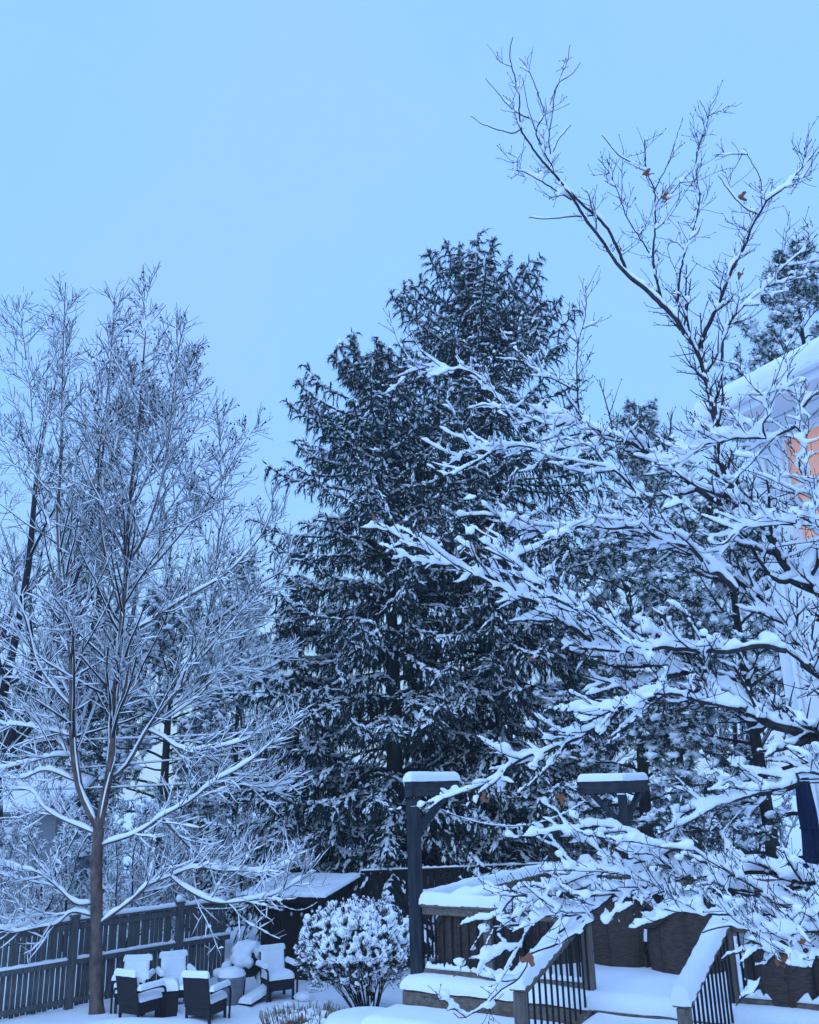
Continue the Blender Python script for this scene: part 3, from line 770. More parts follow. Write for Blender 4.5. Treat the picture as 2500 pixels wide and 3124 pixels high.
dup(PN1, at(500, 33), 4.1, 1.05, 'low pine beyond the fence behind the forked sycamore', 'pines beyond the fence')
dup(SP2, at(250, 38), 2.2, .62, 'dark spruce beyond the fence behind the sycamore trunk', 'spruces beyond the fence')
dup(SP2, at(40, 42), 4.0, .55, 'dark spruce beside the grey neighbour house', 'spruces beyond the fence')
dup(SP3, at(1010, 34), 1.0, 1.1, 'snowy young spruce glimpsed under the dark spruce boughs', 'young spruces beyond the shed')
dup(SP3, at(1560, 36), 2.0, 1.05, 'snowy young spruce glimpsed under the dark spruce boughs', 'young spruces beyond the shed')
dup(SP3, at(1290, 33), 3.0, .9, 'snowy young spruce glimpsed under the dark spruce boughs', 'young spruces beyond the shed')
dup(SP3, at(1760, 30), 4.0, 1.0, 'snowy young spruce behind the board fence, right of the tall spruce trunk')
dup(SP2, at(640, 44), 5.0, .5, 'small far spruce beyond the fence below the wires', 'spruces beyond the fence')
print('pines done')

# ------------------------------------------------------------------ broadleaf trees
def syc_tree():
    global rng
    rng = np.random.default_rng(31)
    base = Pz(297, 3092, 0.0); base[2] = -.1; D = base[1]
    T = thing('sycamore_tree', 'forked young sycamore with seed balls and a bare brown trunk at the fence', 'tree', tuple(base))
    c8 = lambda x, y: (x * .5566, 800 + y * .5566); c4 = lambda x, y: (x * .5217, 2000 + y * .5217); c1 = lambda x, y: (x * .5217, 2600 + y * .5217)
    def tr(lst, d0=0, d1=0): n = len(lst); return [P(*p, D + d0 + (d1 - d0) * i / (n - 1)) for i, p in enumerate(lst)]
    trunk = [base] + tr([c1(560, 700), c1(565, 400), c1(565, 100), c4(568, 1150), c4(578, 1010)])
    LL = tr([c4(578, 1010), c4(510, 880), c4(468, 780), c4(440, 620), c4(425, 450), c4(425, 250), c4(420, 0), c8(370, 2000), c8(340, 1750), c8(320, 1400), c8(335, 1100), c8(345, 700), c8(355, 300), c8(360, 110)], 0, -.4)
    RL = tr([c4(578, 1010), c4(620, 800), c4(650, 620), c4(655, 400), c4(670, 250), c4(690, 100), c8(660, 2080), c8(670, 1950), c8(690, 1750), c8(700, 1500), c8(720, 1250), c8(760, 900), c8(790, 500), c8(810, 250), c8(822, 75)], 0, .5)
    L3 = tr([c4(630, 730), c4(740, 640), c4(860, 430), c4(1000, 250), c4(1130, 80), c8(1130, 2000), c8(1180, 1750), c8(1205, 1400), c8(1215, 1000), c8(1218, 800)], .2, .9)
    L4 = tr([c8(700, 1650), c8(790, 1500), c8(900, 1150), c8(940, 800), c8(985, 450), c8(1015, 330)], .4, -.6)
    L5 = tr([c8(325, 1600), c8(230, 1300), c8(180, 900), c8(140, 500), c8(110, 200)], -.2, .8)
    L6 = tr([c8(670, 1950), c8(560, 1500), c8(540, 1100), c8(590, 700), c8(620, 350), c8(630, 180)], .3, -1.0)
    limbs = [tr(l, a, b) for l, a, b in (
        ([c4(560, 1040), c4(350, 950), c4(250, 880), c4(180, 790), c4(0, 770), c4(-150, 700)], 0, .8),
        ([c4(590, 1110), c4(800, 1040), c4(950, 940), c4(1100, 860), c4(1250, 740), c4(1400, 660), c4(1550, 550), c4(1725, 400)], 0, -.5),
        ([c1(580, 420), c1(760, 290), c1(860, 200), c1(1000, 140), c1(1150, 90), c1(1350, 110), c1(1600, 100), c1(1725, 60)], 0, -.9),
        ([c1(1000, 140), c1(1100, 220), c1(1250, 290), c1(1400, 290), c1(1600, 250), c1(1750, 170), c1(1850, 110)], -.4, -1.0),
        ([c4(960, 960), c4(1060, 1070), c4(1180, 1180), c4(1340, 1260), c4(1500, 1290), c4(1700, 1230)], -.2, .6),
        ([c1(540, 300), c1(440, 300), c1(330, 200), c1(220, 120), c1(80, 90), c1(-60, 40)], 0, -.8),
        ([c1(540, 370), c1(420, 350), c1(330, 420), c1(220, 440), c1(80, 470), c1(-80, 480)], 0, -.5),
        ([c4(440, 730), c4(270, 670), c4(120, 720), c4(-60, 700)], 0, .7),
        ([c4(400, 590), c4(300, 590), c4(150, 630), c4(-50, 680)], 0, -.9),
        ([c4(420, 470), c4(300, 440), c4(120, 410), c4(-60, 400)], 0, .6),
        ([c4(415, 300), c4(300, 170), c4(210, 20), c8(140, 1950), c8(60, 1800)], 0, -.5),
        ([c4(860, 430), c4(960, 480), c4(1050, 540), c4(1200, 550), c4(1420, 500), c4(1600, 400)], .4, -.4),
        ([c4(1000, 300), c4(1150, 200), c4(1320, 130), c4(1550, 80), c4(1700, 0)], .5, 1.3),
        ([c8(690, 1800), c8(850, 1650), c8(1000, 1480), c8(1150, 1300), c8(1300, 1050), c8(1400, 900)], .4, 1.2),
        ([c8(720, 1350), c8(820, 1150), c8(930, 950), c8(1050, 750), c8(1100, 500)], .4, 1.4),
        ([c8(660, 2080), c8(800, 1980), c8(1000, 1850), c8(1250, 1700), c8(1430, 1500), c8(1500, 1350)], .3, -1.0),
        ([c8(1130, 2000), c8(1280, 1900), c8(1400, 1780), c8(1530, 1700), c8(1590, 1600)], .7, -.2),
        ([c4(1250, 740), c4(1400, 740), c4(1550, 770), c4(1725, 740)], -.3, .4),
    )]
    gw, gt, gs = Geo(), Geo(), Geo()
    p, _ = resample(trunk, K=20); tubes(gw, p, np.linspace(.125, .105, 20) * np.concatenate([[1.35, 1.12], np.ones(18)]), 10)
    gw.build('trunk', 'syc', T); gw = Geo()
    main = []
    for l, ra, rb in ((LL, .085, .012), (RL, .09, .012), (L3, .05, .01), (L4, .035, .008), (L5, .035, .008), (L6, .03, .008)):
        p, ln = resample(l, K=40); r = np.linspace(ra, rb, 40); tubes(gw, p, r, 7); main.append((p, r, ln, 1)); strips(gs, p, r, .05 + .5 * r, .008, .3)
    for l in limbs:
        p, ln = resample(l, K=26); r = np.linspace(.036, .01, 26); tubes(gw, p, r, 6); main.append((p, r, ln, 0)); strips(gs, p, r, .075, .016, .25)
    for p, r, ln, up in main[:4]:
        c, cr, _ = spawn(p[None], r[None], 6, .1, .62, 1.0, lambda t: 1.2 + 2.3 * (1 - t), .1, .35, .05, 22, .5, .012)
        tubes(gw, c, cr, 5); strips(gs, c, cr, .045, .01, .3, .4, 5)
        main += [(c[i], cr[i], np.linalg.norm(np.diff(c[i], axis=0), axis=1).sum(), 2) for i in range(len(c))]
    A, AR = [], []
    for p, r, ln, up in main:
        n = int(ln / .2)
        if up == 2: c, cr, _ = spawn(p[None], r[None], n, .1, .97, .75, lambda t: .15 + 1.0 * (1 - t) ** .7, .15, .3, .07, 8, .5, .0088)
        elif up: c, cr, _ = spawn(p[None], r[None], n, .12, .97, .8, lambda t: .12 + 2.2 * (1 - t) ** .6, .12, .3, .06, 8, .45, .0095)
        else: c, cr, _ = spawn(p[None], r[None], n, .12, 1, .7, lambda t: .4 + .9 * (1 - t), .1, .3, .07, 8, .45, .0095)
        A.append(c); AR.append(cr)
    A, AR = np.concatenate(A), np.concatenate(AR)
    tubes(gt, A, AR, 4); zf = lambda q: np.clip((14.5 - q[:, 0, 2]) / 8, .5, 1)[:, None]
    strips(gs, A, AR, .03 * zf(A), .008, .4, .4, 5)
    B, BR, _ = spawn(A, AR, 7, .12, 1, .8, lambda t: .2 + .5 * (1 - t), .12, .2, .09, 4, .6, .0075)
    tubes(gt, B, BR, 3); kb = rng.uniform(0, 1, len(B)) < .9 * zf(B)[:, 0]; strips(gs, B[kb], BR[kb], .024, .008, .4, .5, 4)
    sel = rng.uniform(0, 1, len(B)) < .6
    C, CR, _ = spawn(B[sel], BR[sel], 2, .2, 1, .6, lambda t: .12 + .2 * (1 - t), .12, .2, .05, 2, .8, .006)
    tubes(gt, C, CR, 3); kc = rng.uniform(0, 1, len(C)) < .65 * zf(C)[:, 0]; strips(gs, C[kc], CR[kc], .016, .006, .4, .6, 4)
    # lodged lumps of snow
    tip = A[rng.uniform(0, 1, len(A)) < .3][:, 4]; s = rng.uniform(.02, .045, len(tip))
    blobs(gs, tip + UP * .03, np.stack([s, s, s * .9], 1), .15)
    gw.build('branches', 'syc', T); o = gt.build('twigs', 'syc_twig', T); o['kind'] = 'stuff'
    o = gs.build('snow', 'snow_far', T); o['kind'] = 'stuff'
    # hanging seed balls in the upper crown, and the last withered leaves
    SYX = base[0] - .5; gb = Geo(); ends = C[:, -1]; hi = ends[(ends[:, 2] > 8.0) & (ends[:, 0] > SYX)]
    pick = hi[rng.choice(len(hi), 900, False)] - UP * .05
    blobs(gb, pick[:420], np.full((420, 3), .022), .05); o = gb.build('seed_balls', 'syc_twig', T); o['kind'] = 'stuff'
    for e_ in ends[rng.choice(len(ends), 70, False)]: leaf(T, e_ - UP * .04, rng.uniform(.035, .065))
    return T, gt, gs
SYC, _, _ = syc_tree()
print('sycamore done')

def broad(name, name_label, base, H, seed, nlead, spread, group=None, bark='oak', rt=.2, fork=.3, tw=.008, dens=1.0, snowh=.025):
    """bare crown: trunk, a few ascending leaders, three orders of branches with snow"""
    global rng
    rng = np.random.default_rng(seed); base = np.asarray(base, float)
    T = thing(name, name_label, 'tree' if H > 5 else 'shrub', tuple(base), group=group)
    gw, gt, gs = Geo(), Geo(), Geo()
    fz = H * fork; kk = np.linspace(0, 1, 8)
    tr = base + np.stack([.1 * np.sin(kk * 4) * fz / 3, .06 * np.cos(kk * 3) * kk, kk * fz], 1)
    tubes(gw, tr, rt * (1.25 - .35 * kk), 8); gw.build('trunk', bark, T); gw = Geo()
    A, AR = [], []
    for k in range(nlead):
        a = k * 2.4 + rng.normal(0, .3); sp = spread * rng.uniform(.5, 1.1) * (0.25 if k == 0 else 1)
        hh = H * (1 if k == 0 else rng.uniform(.7, .97))
        end = base + np.array([math.cos(a) * sp, math.sin(a) * sp, hh]); st = tr[-1] - UP * rng.uniform(0, .3) * fz
        m1 = st + (end - st) * .35 + np.array([math.cos(a), math.sin(a), 0]) * sp * .22 + rng.normal(0, .12, 3) * H / 12
        m2 = st + (end - st) * .7 + rng.normal(0, .25, 3) * H / 12
        p, ln = resample([st, m1, m2, end], K=18); r = np.linspace(rt * .6, .012, 18)
        tubes(gw, p, r, 6); strips(gs, p, r, .03 + .4 * r, .01, .3, .4, 5); A.append(p); AR.append(r)
    A, AR = np.array(A), np.array(AR)
    B, BR, _ = spawn(A, AR, int(20 * dens), .1, 1, .85, lambda t: H * (.05 + .15 * (1 - t)), .15, .3, .1, 8, .5, tw * 1.6)
    tubes(gt, B, BR, 4); strips(gs, B, BR, snowh * 1.4, .012, .4, .4, 5)
    C, CR, _ = spawn(B, BR, int(9 * dens), .15, 1, .8, lambda t: H * (.02 + .045 * (1 - t)), .1, .2, .12, 5, .6, tw)
    tubes(gt, C, CR, 3); k = rng.uniform(0, 1, len(C)) < .9; strips(gs, C[k], CR[k], snowh, .009, .4, .5, 4)
    E, ER, _ = spawn(C, CR, 4, .2, 1, .8, lambda t: H * .02 + 0 * t, .1, .2, .12, 3, .8, tw * .8)
    tubes(gt, E, ER, 3); k = rng.uniform(0, 1, len(E)) < .6; strips(gs, E[k], ER[k], snowh * .8, .008, .4, .6, 4)
    gw.build('branches', bark, T); o = gt.build('twigs', bark, T); o['kind'] = 'stuff'
    o = gs.build('snow', 'snow_far', T); o['kind'] = 'stuff'
    return T
OAK = broad('oak_tree', 'large dark branched oak standing behind the sycamore beyond the fence', at(-20, 27), 18.5, 41, 7, 4.6, rt=.26, tw=.009)
dup(OAK, at(330, 40), 2.0, 1.0, 'bare far oak showing between the sycamore branches', 'bare trees far behind the fence')
dup(OAK, at(760, 55), 3.4, .85, 'bare far tree in the gap between sycamore and spruces', 'bare trees far behind the fence')
dup(OAK, at(1830, 45), 4.6, .8, 'bare far tree in the gap right of the spruces', 'bare trees behind the deck')
dup(OAK, at(1420, 60), .7, .62, 'bare far tree seen between the two spruce trunks', 'bare trees behind the deck')
dup(OAK, at(2250, 38), 1.4, .75, 'bare snowy tree behind the white pine', 'bare trees behind the deck')
SHR = broad('snowy_shrub', 'bushiest snow coated shrub behind the fence, above the patio chairs', at(420, 24), 3.6, 51, 9, 2.0, 'snowy shrubs beyond the fence', rt=.05, fork=.1, tw=.0078, dens=.95, snowh=.034)
for sx, D, s, a, l in ((90, 24, 1.05, 1, 'low snow coated shrub behind the fence next to the grey neighbour house'),
                       (230, 25.5, 1.05, 2.2, 'low snow coated shrub behind the fence post beside the sycamore trunk'),
                       (560, 24.5, .85, 3.1, 'snow coated shrub behind the fence between the second post and the shed'),
                       (690, 26, 1.0, 4.5, 'wide snow coated shrub just behind the left end of the shed'),
                       (830, 28, .95, 2.9, 'snow coated shrub at the foot of the young pale spruce'),
                       (-40, 27, 1.0, 5.2, 'snow coated shrub under the large dark oak'),
                       (620, 33, 1.2, 1.7, 'tall snow coated shrub under the snowy pine beyond the wires')):
    dup(SHR, at(sx, D), a, s, l, 'snowy shrubs beyond the fence')
for sx, D, s, a, l in ((1780, 25, 1.0, 1.1, 'bare snow coated shrub behind the board fence below the tall spruce'), (2020, 25.5, 1.0, 3.3, 'bare snow coated shrub behind the post with two beams'), (2230, 24.5, 1.0, 4.0, 'bare snow coated shrub at the foot of the white pine')):
    dup(SHR, at(sx, D), a, s, l, 'snowy shrubs behind the board fence')
print('broadleaf done')

# ------------------------------------------------------------------ foreground maple
def maple():
    global rng
    rng = np.random.default_rng(77)
    TB = np.array([4.25, 6.5, 0.0])
    T = thing('maple_tree', 'snow laden maple reaching over the deck stairs with dark bare branches', 'tree', tuple(TB))
    c6 = lambda *l: [(1100 + .8116 * x, 1500 + .8116 * y) for x, y in l]
    c7 = lambda *l: [(1400 + .6377 * x, 80 + .6377 * y) for x, y in l]
    c5 = lambda *l: [(1700 + .4638 * x, 900 + .4638 * y) for x, y in l]
    c3 = lambda *l: [(800 + .6957 * x, 650 + .6957 * y) for x, y in l]
    k3 = lambda *l: [(1600 + .5217 * x, 2300 + .5217 * y) for x, y in l]
    k6 = lambda *l: [(1200 + .3478 * x, 2700 + .3478 * y) for x, y in l]
    def pl(l, d0, d1): n = len(l); return [P(*p, d0 + (d1 - d0) * i / max(1, n - 1)) for i, p in enumerate(l)]
    def tk(z, dx=0., dy=0.): return np.array([TB[0] - .12 * z / 4 + dx, TB[1] + dy, z])
    L = []       # (points, r0, r1, density of side shoots)
    def add(l, d0, d1, ra, rb, dens=1., root=None):
        p = pl(l, d0, d1)
        if root is not None: p = [root] + p
        L.append((p, ra, rb, dens))
    add(c6((1725, 930), (1530, 870), (1420, 790), (1300, 710), (1210, 665), (1100, 640), (985, 600), (900, 580), (800, 510), (700, 440), (600, 390), (480, 320), (370, 290), (270, 240), (170, 190), (90, 145), (0, 140)), 6.2, 6.9, .05, .007, 1.25, tk(3.7))
    add(c6((1215, 680), (1110, 710), (1030, 760), (950, 850), (850, 910), (740, 960), (620, 1000), (540, 1050), (470, 1100), (400, 1130), (300, 1150)), 6.3, 7.0, .019, .006, 1.0)
    add(c6((1450, 820), (1380, 810), (1280, 790), (1190, 765), (1100, 765), (1000, 800), (900, 845), (820, 870)), 6.2, 5.8, .014, .005, 1.1)
    add(c6((1600, 600), (1500, 580), (1400, 600), (1300, 600), (1180, 590), (1080, 575), (990, 550), (900, 490), (820, 450), (720, 390), (650, 320), (560, 260), (460, 215)), 6.1, 6.0, .02, .005, 1.3)
    add(c6((1725, 690), (1680, 620), (1640, 540), (1580, 470), (1530, 420), (1440, 350), (1380, 300), (1300, 250), (1240, 220), (1140, 190), (1060, 165), (960, 150), (860, 125), (760, 150), (640, 145), (560, 110), (470, 90), (380, 95)), 6.2, 7.0, .036, .007, 1.25, tk(4.0))
    # tall leader
    E = [(2500, 1808), (2439, 1768), (2390, 1715), (2345, 1625), (2300, 1570), (2253, 1513), (2217, 1455), (2197, 1390), (2188, 1341), (2181, 1276), (2168, 1211), (2149, 1130), (2126, 1065)] + c7((1100, 1490), (1040, 1400), (980, 1340), (900, 1260), (810, 1190), (740, 1110), (690, 1030), (620, 940), (560, 840), (500, 760), (440, 690), (380, 620), (340, 560), (300, 500), (290, 420), (290, 340), (270, 250), (250, 170), (247, 110), (257, 52))
    add(E[:17], 6.3, 6.6, .045, .018, .9, tk(4.4)); add(E[16:], 6.6, 6.9, .018, .004, .18)
    add(c7((805, 1175), (760, 1060), (720, 980), (670, 920), (590, 850), (530, 790), (470, 720), (430, 640), (400, 580), (370, 500), (410, 420), (390, 350), (365, 280), (330, 200), (290, 153)), 6.75, 6.7, .015, .003, .15)
    add(c7((440, 610), (432, 530), (445, 440), (460, 330), (490, 235), (520, 170), (532, 88)), 6.75, 6.6, .006, .003, .15)
    add(c7((410, 420), (450, 340), (480, 270), (540, 230), (585, 172)), 6.7, 6.9, .005, .003, .0)
    add(c7((300, 490), (260, 512), (180, 492), (110, 465), (60, 430)), 6.9, 6.8, .005, .003, .1)
    add(c7((340, 440), (290, 420), (240, 380), (180, 310), (128, 250)), 6.8, 6.9, .005, .003, .0)
    add(c7((540, 830), (440, 770), (340, 710), (255, 680)), 6.8, 6.5, .007, .003, .4)
    add(c7((660, 905), (540, 910), (420, 922), (335, 913)), 6.8, 6.9, .006, .003, .1)
    add(c7((450, 600), (480, 540), (540, 470)), 6.7, 6.6, .004, .003, 0); add(c7((370, 500), (330, 380), (307, 243)), 6.7, 6.8, .004, .003, 0)
    add(c7((975, 1335), (960, 1260), (930, 1120), (940, 980), (940, 880), (935, 780), (900, 690), (890, 540)), 6.7, 6.5, .013, .003, .4)
    add(c7((935, 790), (980, 700), (1005, 650), (1040, 540), (1075, 437)), 6.55, 6.6, .005, .003, .1)
    add(c7((890, 690), (830, 655), (760, 610), (683, 518)), 6.55, 6.4, .005, .003, .0)
    add(c7((940, 880), (1000, 830), (1060, 750), (1120, 690)), 6.6, 6.7, .004, .003, .2)
    add(c7((930, 1110), (860, 1000), (800, 900), (760, 780), (720, 700), (668, 632)), 6.7, 6.8, .007, .003, .5)
    add(c7((1145, 1550), (1200, 1420), (1260, 1290), (1300, 1180), (1370, 1050), (1400, 960), (1450, 880), (1480, 830), (1560, 770), (1640, 680), (1725, 575)), 6.65, 6.2, .021, .003, .7)
    add(c7((1450, 875), (1445, 740), (1410, 660), (1365, 585)), 6.3, 6.4, .005, .003, .1); add(c7((1435, 905), (1360, 860), (1290, 780), (1240, 713)), 6.3, 6.2, .005, .003, .2)
    add(c7((1060, 1180), (1090, 1060), (1130, 950), (1155, 820), (1140, 740), (1140, 600), (1180, 500), (1190, 430), (1155, 355)), 6.6, 6.9, .009, .003, .5)
    add(c7((1040, 1395), (1050, 1290), (1060, 1180)), 6.7, 6.6, .012, .009, .5)
    add(c7((1260, 1600), (1280, 1450), (1370, 1330), (1460, 1250), (1560, 1150), (1640, 1080), (1720, 990)), 6.5, 6.0, .012, .004, .8)
    # right-hand vertical limb and its level arm
    add(c5((1725, 1370), (1680, 1290), (1610, 1170), (1595, 1100), (1640, 1000), (1620, 920), (1570, 850), (1600, 760), (1660, 690), (1725, 640)), 5.9, 5.7, .019, .005, .9, tk(5.0, -.1))
    add(c5((1570, 865), (1420, 930), (1290, 940), (1200, 940), (1100, 960), (1000, 980), (850, 1000), (760, 1010)), 5.85, 5.9, .011, .004, 1.0)
    add(c5((1375, 930), (1350, 850), (1420, 760), (1400, 640), (1500, 560), (1560, 480)), 5.85, 5.6, .008, .003, 1.0)
    add(c5((1700, 1510), (1560, 1510), (1440, 1510), (1330, 1530), (1250, 1520), (1180, 1560), (1100, 1640), (1000, 1640)), 5.8, 6.0, .013, .004, 1.2, tk(5.0, -.1))
    add(c5((1210, 1380), (1100, 1370), (1000, 1330), (900, 1260), (780, 1150), (700, 1090), (560, 1010), (430, 950), (310, 900), (200, 850), (90, 800), (0, 750), (-70, 740)), 6.5, 7.0, .028, .01, 1.1)
    add(c3((1380, 890), (1290, 935), (1200, 910), (1130, 880), (1060, 840), (1010, 790), (950, 720), (880, 685), (820, 690), (760, 670), (680, 690), (580, 725)), 6.9, 7.1, .012, .004, 1.0)
    add(c3((1450, 965), (1330, 1030), (1240, 1040), (1130, 1020), (1030, 1040), (940, 1040), (880, 1060), (810, 1080)), 6.8, 6.9, .012, .004, 1.1)
    add(c3((1390, 890), (1385, 780), (1380, 700), (1390, 560), (1420, 440), (1400, 380)), 6.9, 6.8, .008, .003, .6)
    add(c3((1380, 780), (1300, 740), (1220, 690), (1120, 610), (1060, 540)), 6.85, 7.0, .007, .003, .8)
    add(c5((560, 1370), (510, 1290), (440, 1200), (320, 1110), (240, 1000), (200, 930)), 6.6, 6.6, .012, .007, .9)
    add(c5((900, 1670), (800, 1640), (650, 1590), (560, 1530), (460, 1530), (350, 1540), (140, 1510), (40, 1580), (-100, 1640)), 6.4, 6.2, .016, .006, 1.2)
    add(c5((1180, 1950), (1120, 1880), (1010, 1790), (920, 1700), (880, 1660)), 6.3, 6.4, .026, .017, .9)
    add(c5((1590, 1870), (1450, 1880), (1330, 1740), (1250, 1600), (1160, 1480), (1170, 1180), (1150, 1020)), 6.3, 6.6, .02, .006, .9)
    # low limbs over the stairs
    add(k3((1725, 760), (1600, 725), (1450, 695), (1300, 685), (1180, 660), (1100, 670), (1000, 690), (920, 695), (780, 770), (600, 790), (500, 850), (400, 920), (320, 960), (200, 1050)), 5.9, 6.7, .034, .007, 1.3, tk(3.1))
    add(k3((1725, 950), (1640, 910), (1520, 870), (1430, 830), (1300, 790), (1180, 760), (1090, 700), (990, 720), (880, 650), (800, 560), (640, 480), (560, 445), (430, 425), (300, 445), (240, 425), (190, 340), (110, 300)), 5.8, 6.8, .026, .005, 1.1, tk(2.8))
    add(k3((1725, 120), (1600, 180), (1450, 215), (1330, 245), (1200, 285), (1100, 290), (1000, 330), (930, 355), (890, 420), (850, 450), (780, 470)), 6.0, 6.3, .018, .005, 1.1, tk(3.5))
    add(k3((1725, 1190), (1600, 1180), (1480, 1160), (1350, 1150), (1200, 1180), (1140, 1230)), 5.6, 5.9, .009, .004, 1.15, tk(2.8))
    add(k3((1500, 1160), (1430, 1210), (1400, 1280), (1360, 1380), (1300, 1410), (1230, 1470)), 5.7, 5.8, .006, .003, .6)
    add(k3((1725, 1040), (1560, 1090), (1400, 1060), (1250, 1010), (1120, 1020), (1040, 1050)), 5.6, 5.8, .008, .004, 1.15, tk(2.9))
    add(k3((1640, 910), (1560, 980), (1440, 940), (1300, 950), (1130, 940), (960, 930), (820, 910)), 5.75, 6.0, .009, .004, 1.15)
    add(k3((1300, 685), (1200, 720), (1080, 830), (960, 860), (820, 800), (700, 720), (560, 640), (420, 590)), 6.1, 6.5, .01, .004, 1.15)
    add(k3((1100, 670), (1040, 600), (900, 560), (760, 610), (620, 650), (480, 690), (340, 720), (230, 760)), 6.1, 6.6, .01, .004, 1.2)
    add(k6((1725, 20), (1480, 70), (1200, 95), (1080, 95), (1030, 140), (950, 230), (870, 300), (800, 310), (680, 330), (560, 380)), 6.6, 7.0, .009, .004, 1.2)
    add(k6((1725, 250), (1560, 270), (1330, 260), (1240, 330), (1170, 440), (1090, 560), (980, 560), (900, 600)), 6.6, 6.8, .008, .003, 1.3)
    add(k6((1725, 330), (1600, 440), (1440, 520), (1300, 570), (1190, 620), (1170, 720), (1080, 840), (960, 910), (870, 1000), (760, 1090), (620, 1170), (530, 1130)), 6.6, 6.8, .008, .003, .35)
    gw, gt, gs = Geo(), Geo(), Geo()
    # trunk
    tp, _ = resample([tk(-.1), tk(1.2, .03), tk(2.4, -.02), tk(3.6, 0), tk(4.6, .02), tk(5.6, -.1)], K=26)
    tubes(gw, tp, np.linspace(.13, .06, 26), 12, .05); gw.build('trunk', 'bark', T); gw = Geo()
    def web(A, d1, d2, s, th):
        n = nrm(np.cross(d1, d2)); B_, C_ = A + d1 * s[:, None], A + d2 * s[:, None]
        Mm = A + (d1 + d2) * (s * .42)[:, None] + UP * (s * .1)[:, None]; ctr = A + (d1 + d2) * (s * .34)[:, None] + UP * .004
        V = np.stack([A - UP * .004, B_, Mm, C_, ctr + n * th[:, None], ctr - n * th[:, None]], 1); M = len(A)
        F = np.array([[0, 1, 4], [1, 2, 4], [2, 3, 4], [3, 0, 4], [1, 0, 5], [2, 1, 5], [3, 2, 5], [0, 3, 5]])
        gs.add(V, (F[None] + np.arange(M)[:, None, None] * 6).reshape(-1, 3))
    A, AR, AT = [], [], []
    for p, ra, rb, dens in L:
        q, ln = resample(p, step=.045); K = len(q); r = ra + (rb - ra) * np.linspace(0, 1, K) ** .8
        q = q + rng.normal(0, .0025, q.shape)
        tubes(gw, q, r, 7, .06)
        lump = 1 + .35 * np.interp(np.arange(K), np.arange(0, K + 8, 4), rng.normal(0, 1, len(np.arange(0, K + 8, 4))))
        hs = np.clip((.024 + 1.75 * r) * np.clip(lump, .4, 1.7), 0, .15)
        slope = np.abs(nrm(np.gradient(q, axis=0))[:, 2]); hs = hs * np.where(slope > .85, .35, 1)
        strips(gs, q, r, hs[None], .007 + .1 * r[None], .24, .7, 9, .75, .1)
        n = int(ln / .063 * dens)
        if n > 0:
            c, cr, ct = spawn(q[None], r[None], n, .06 if ra < .02 else .16, .93, .8, lambda t: (.12 + .5 * rng.uniform(0, 1, t.shape) ** 1.6) * (.6 if q[:, 2].mean() > 8 else 1), .08, .3, .07, 8, .5, .0038, plane=.75)
            A.append(c); AR.append(cr); AT.append(ct)
    A, AR, AT = np.concatenate(A), np.concatenate(AR), np.concatenate(AT)
    # pruned back around the posts, rails and stair
    def clear(Q):
        ok = np.ones(len(Q), bool)
        for k in (Q.shape[1] // 2, -1):
            v = Q[:, k] - EYE; dpt = v @ fwd; px = W0 / 2 + FPX * (v @ right) / dpt; py = H0 / 2 - FPX * (v @ upv) / dpt
            for x0, y0, x1, y1 in ((1770, 2360, 2040, 2530), (2020, 2790, 2240, 3124), (1820, 2850, 2060, 3090), (1540, 2990, 1830, 3124), (1200, 2320, 1410, 2400), (2410, 2370, 2500, 2620), (1280, 2730, 1480, 2850), (1560, 2850, 1680, 3000)):
                ok &= ~((px > x0) & (px < x1) & (py > y0) & (py < y1))
        return ok
    ok = clear(A); A, AR, AT = A[ok], AR[ok], AT[ok]
    hi = np.clip((10.3 - A[:, 0, 2]) / 3.5, .6, 1)[:, None]
    tubes(gt, A, AR, 4); strips(gs, A[:, :7], AR[:, :7], (.034 * hi) * rng.uniform(.5, 1.4, len(A))[:, None], .0115 * hi, .35, .9, 8, 2.2, .05, steep=True)
    d1 = nrm(A[:, 2] - A[:, 0])
    kw = rng.uniform(0, 1, len(A)) < np.where(A[:, 0, 2] > 5.5, .75, .3); s = rng.uniform(.04, .1, kw.sum()); web(A[kw][:, 0], d1[kw], AT[kw], s, s * .34)
    B, BR, BT = spawn(A, AR, 5, .2, 1, .8, lambda t: .06 + .2 * rng.uniform(0, 1, t.shape) ** 1.5, .06, .25, .1, 5, .75, .003, plane=.8)
    ok = clear(B); B, BR, BT = B[ok], BR[ok], BT[ok]
    tubes(gt, B, BR, 3); kb = rng.uniform(0, 1, len(B)) < .7
    hb = np.clip((10.3 - B[kb][:, 0, 2]) / 3.5, .6, 1)[:, None]
    strips(gs, B[kb], BR[kb], .027 * hb * rng.uniform(.5, 1.4, kb.sum())[:, None], .0115 * hb, .35, .95, 7, 2.4, .05, steep=True)
    kw = rng.uniform(0, 1, len(B)) < np.where(B[:, 0, 2] > 5.5, .6, .25); s = rng.uniform(.03, .07, kw.sum()); d1 = nrm(B[:, 2] - B[:, 0]); web(B[kw][:, 0], d1[kw], BT[kw], s, s * .36)
    se = rng.uniform(0, 1, len(B)) < .55
    C, CR, _ = spawn(B[se], BR[se], 2, .3, 1, .65, lambda t: .05 + .07 * rng.uniform(0, 1, t.shape), .25, .3, .06, 3, .85, .0026, plane=.6)
    tubes(gt, C, CR, 3)
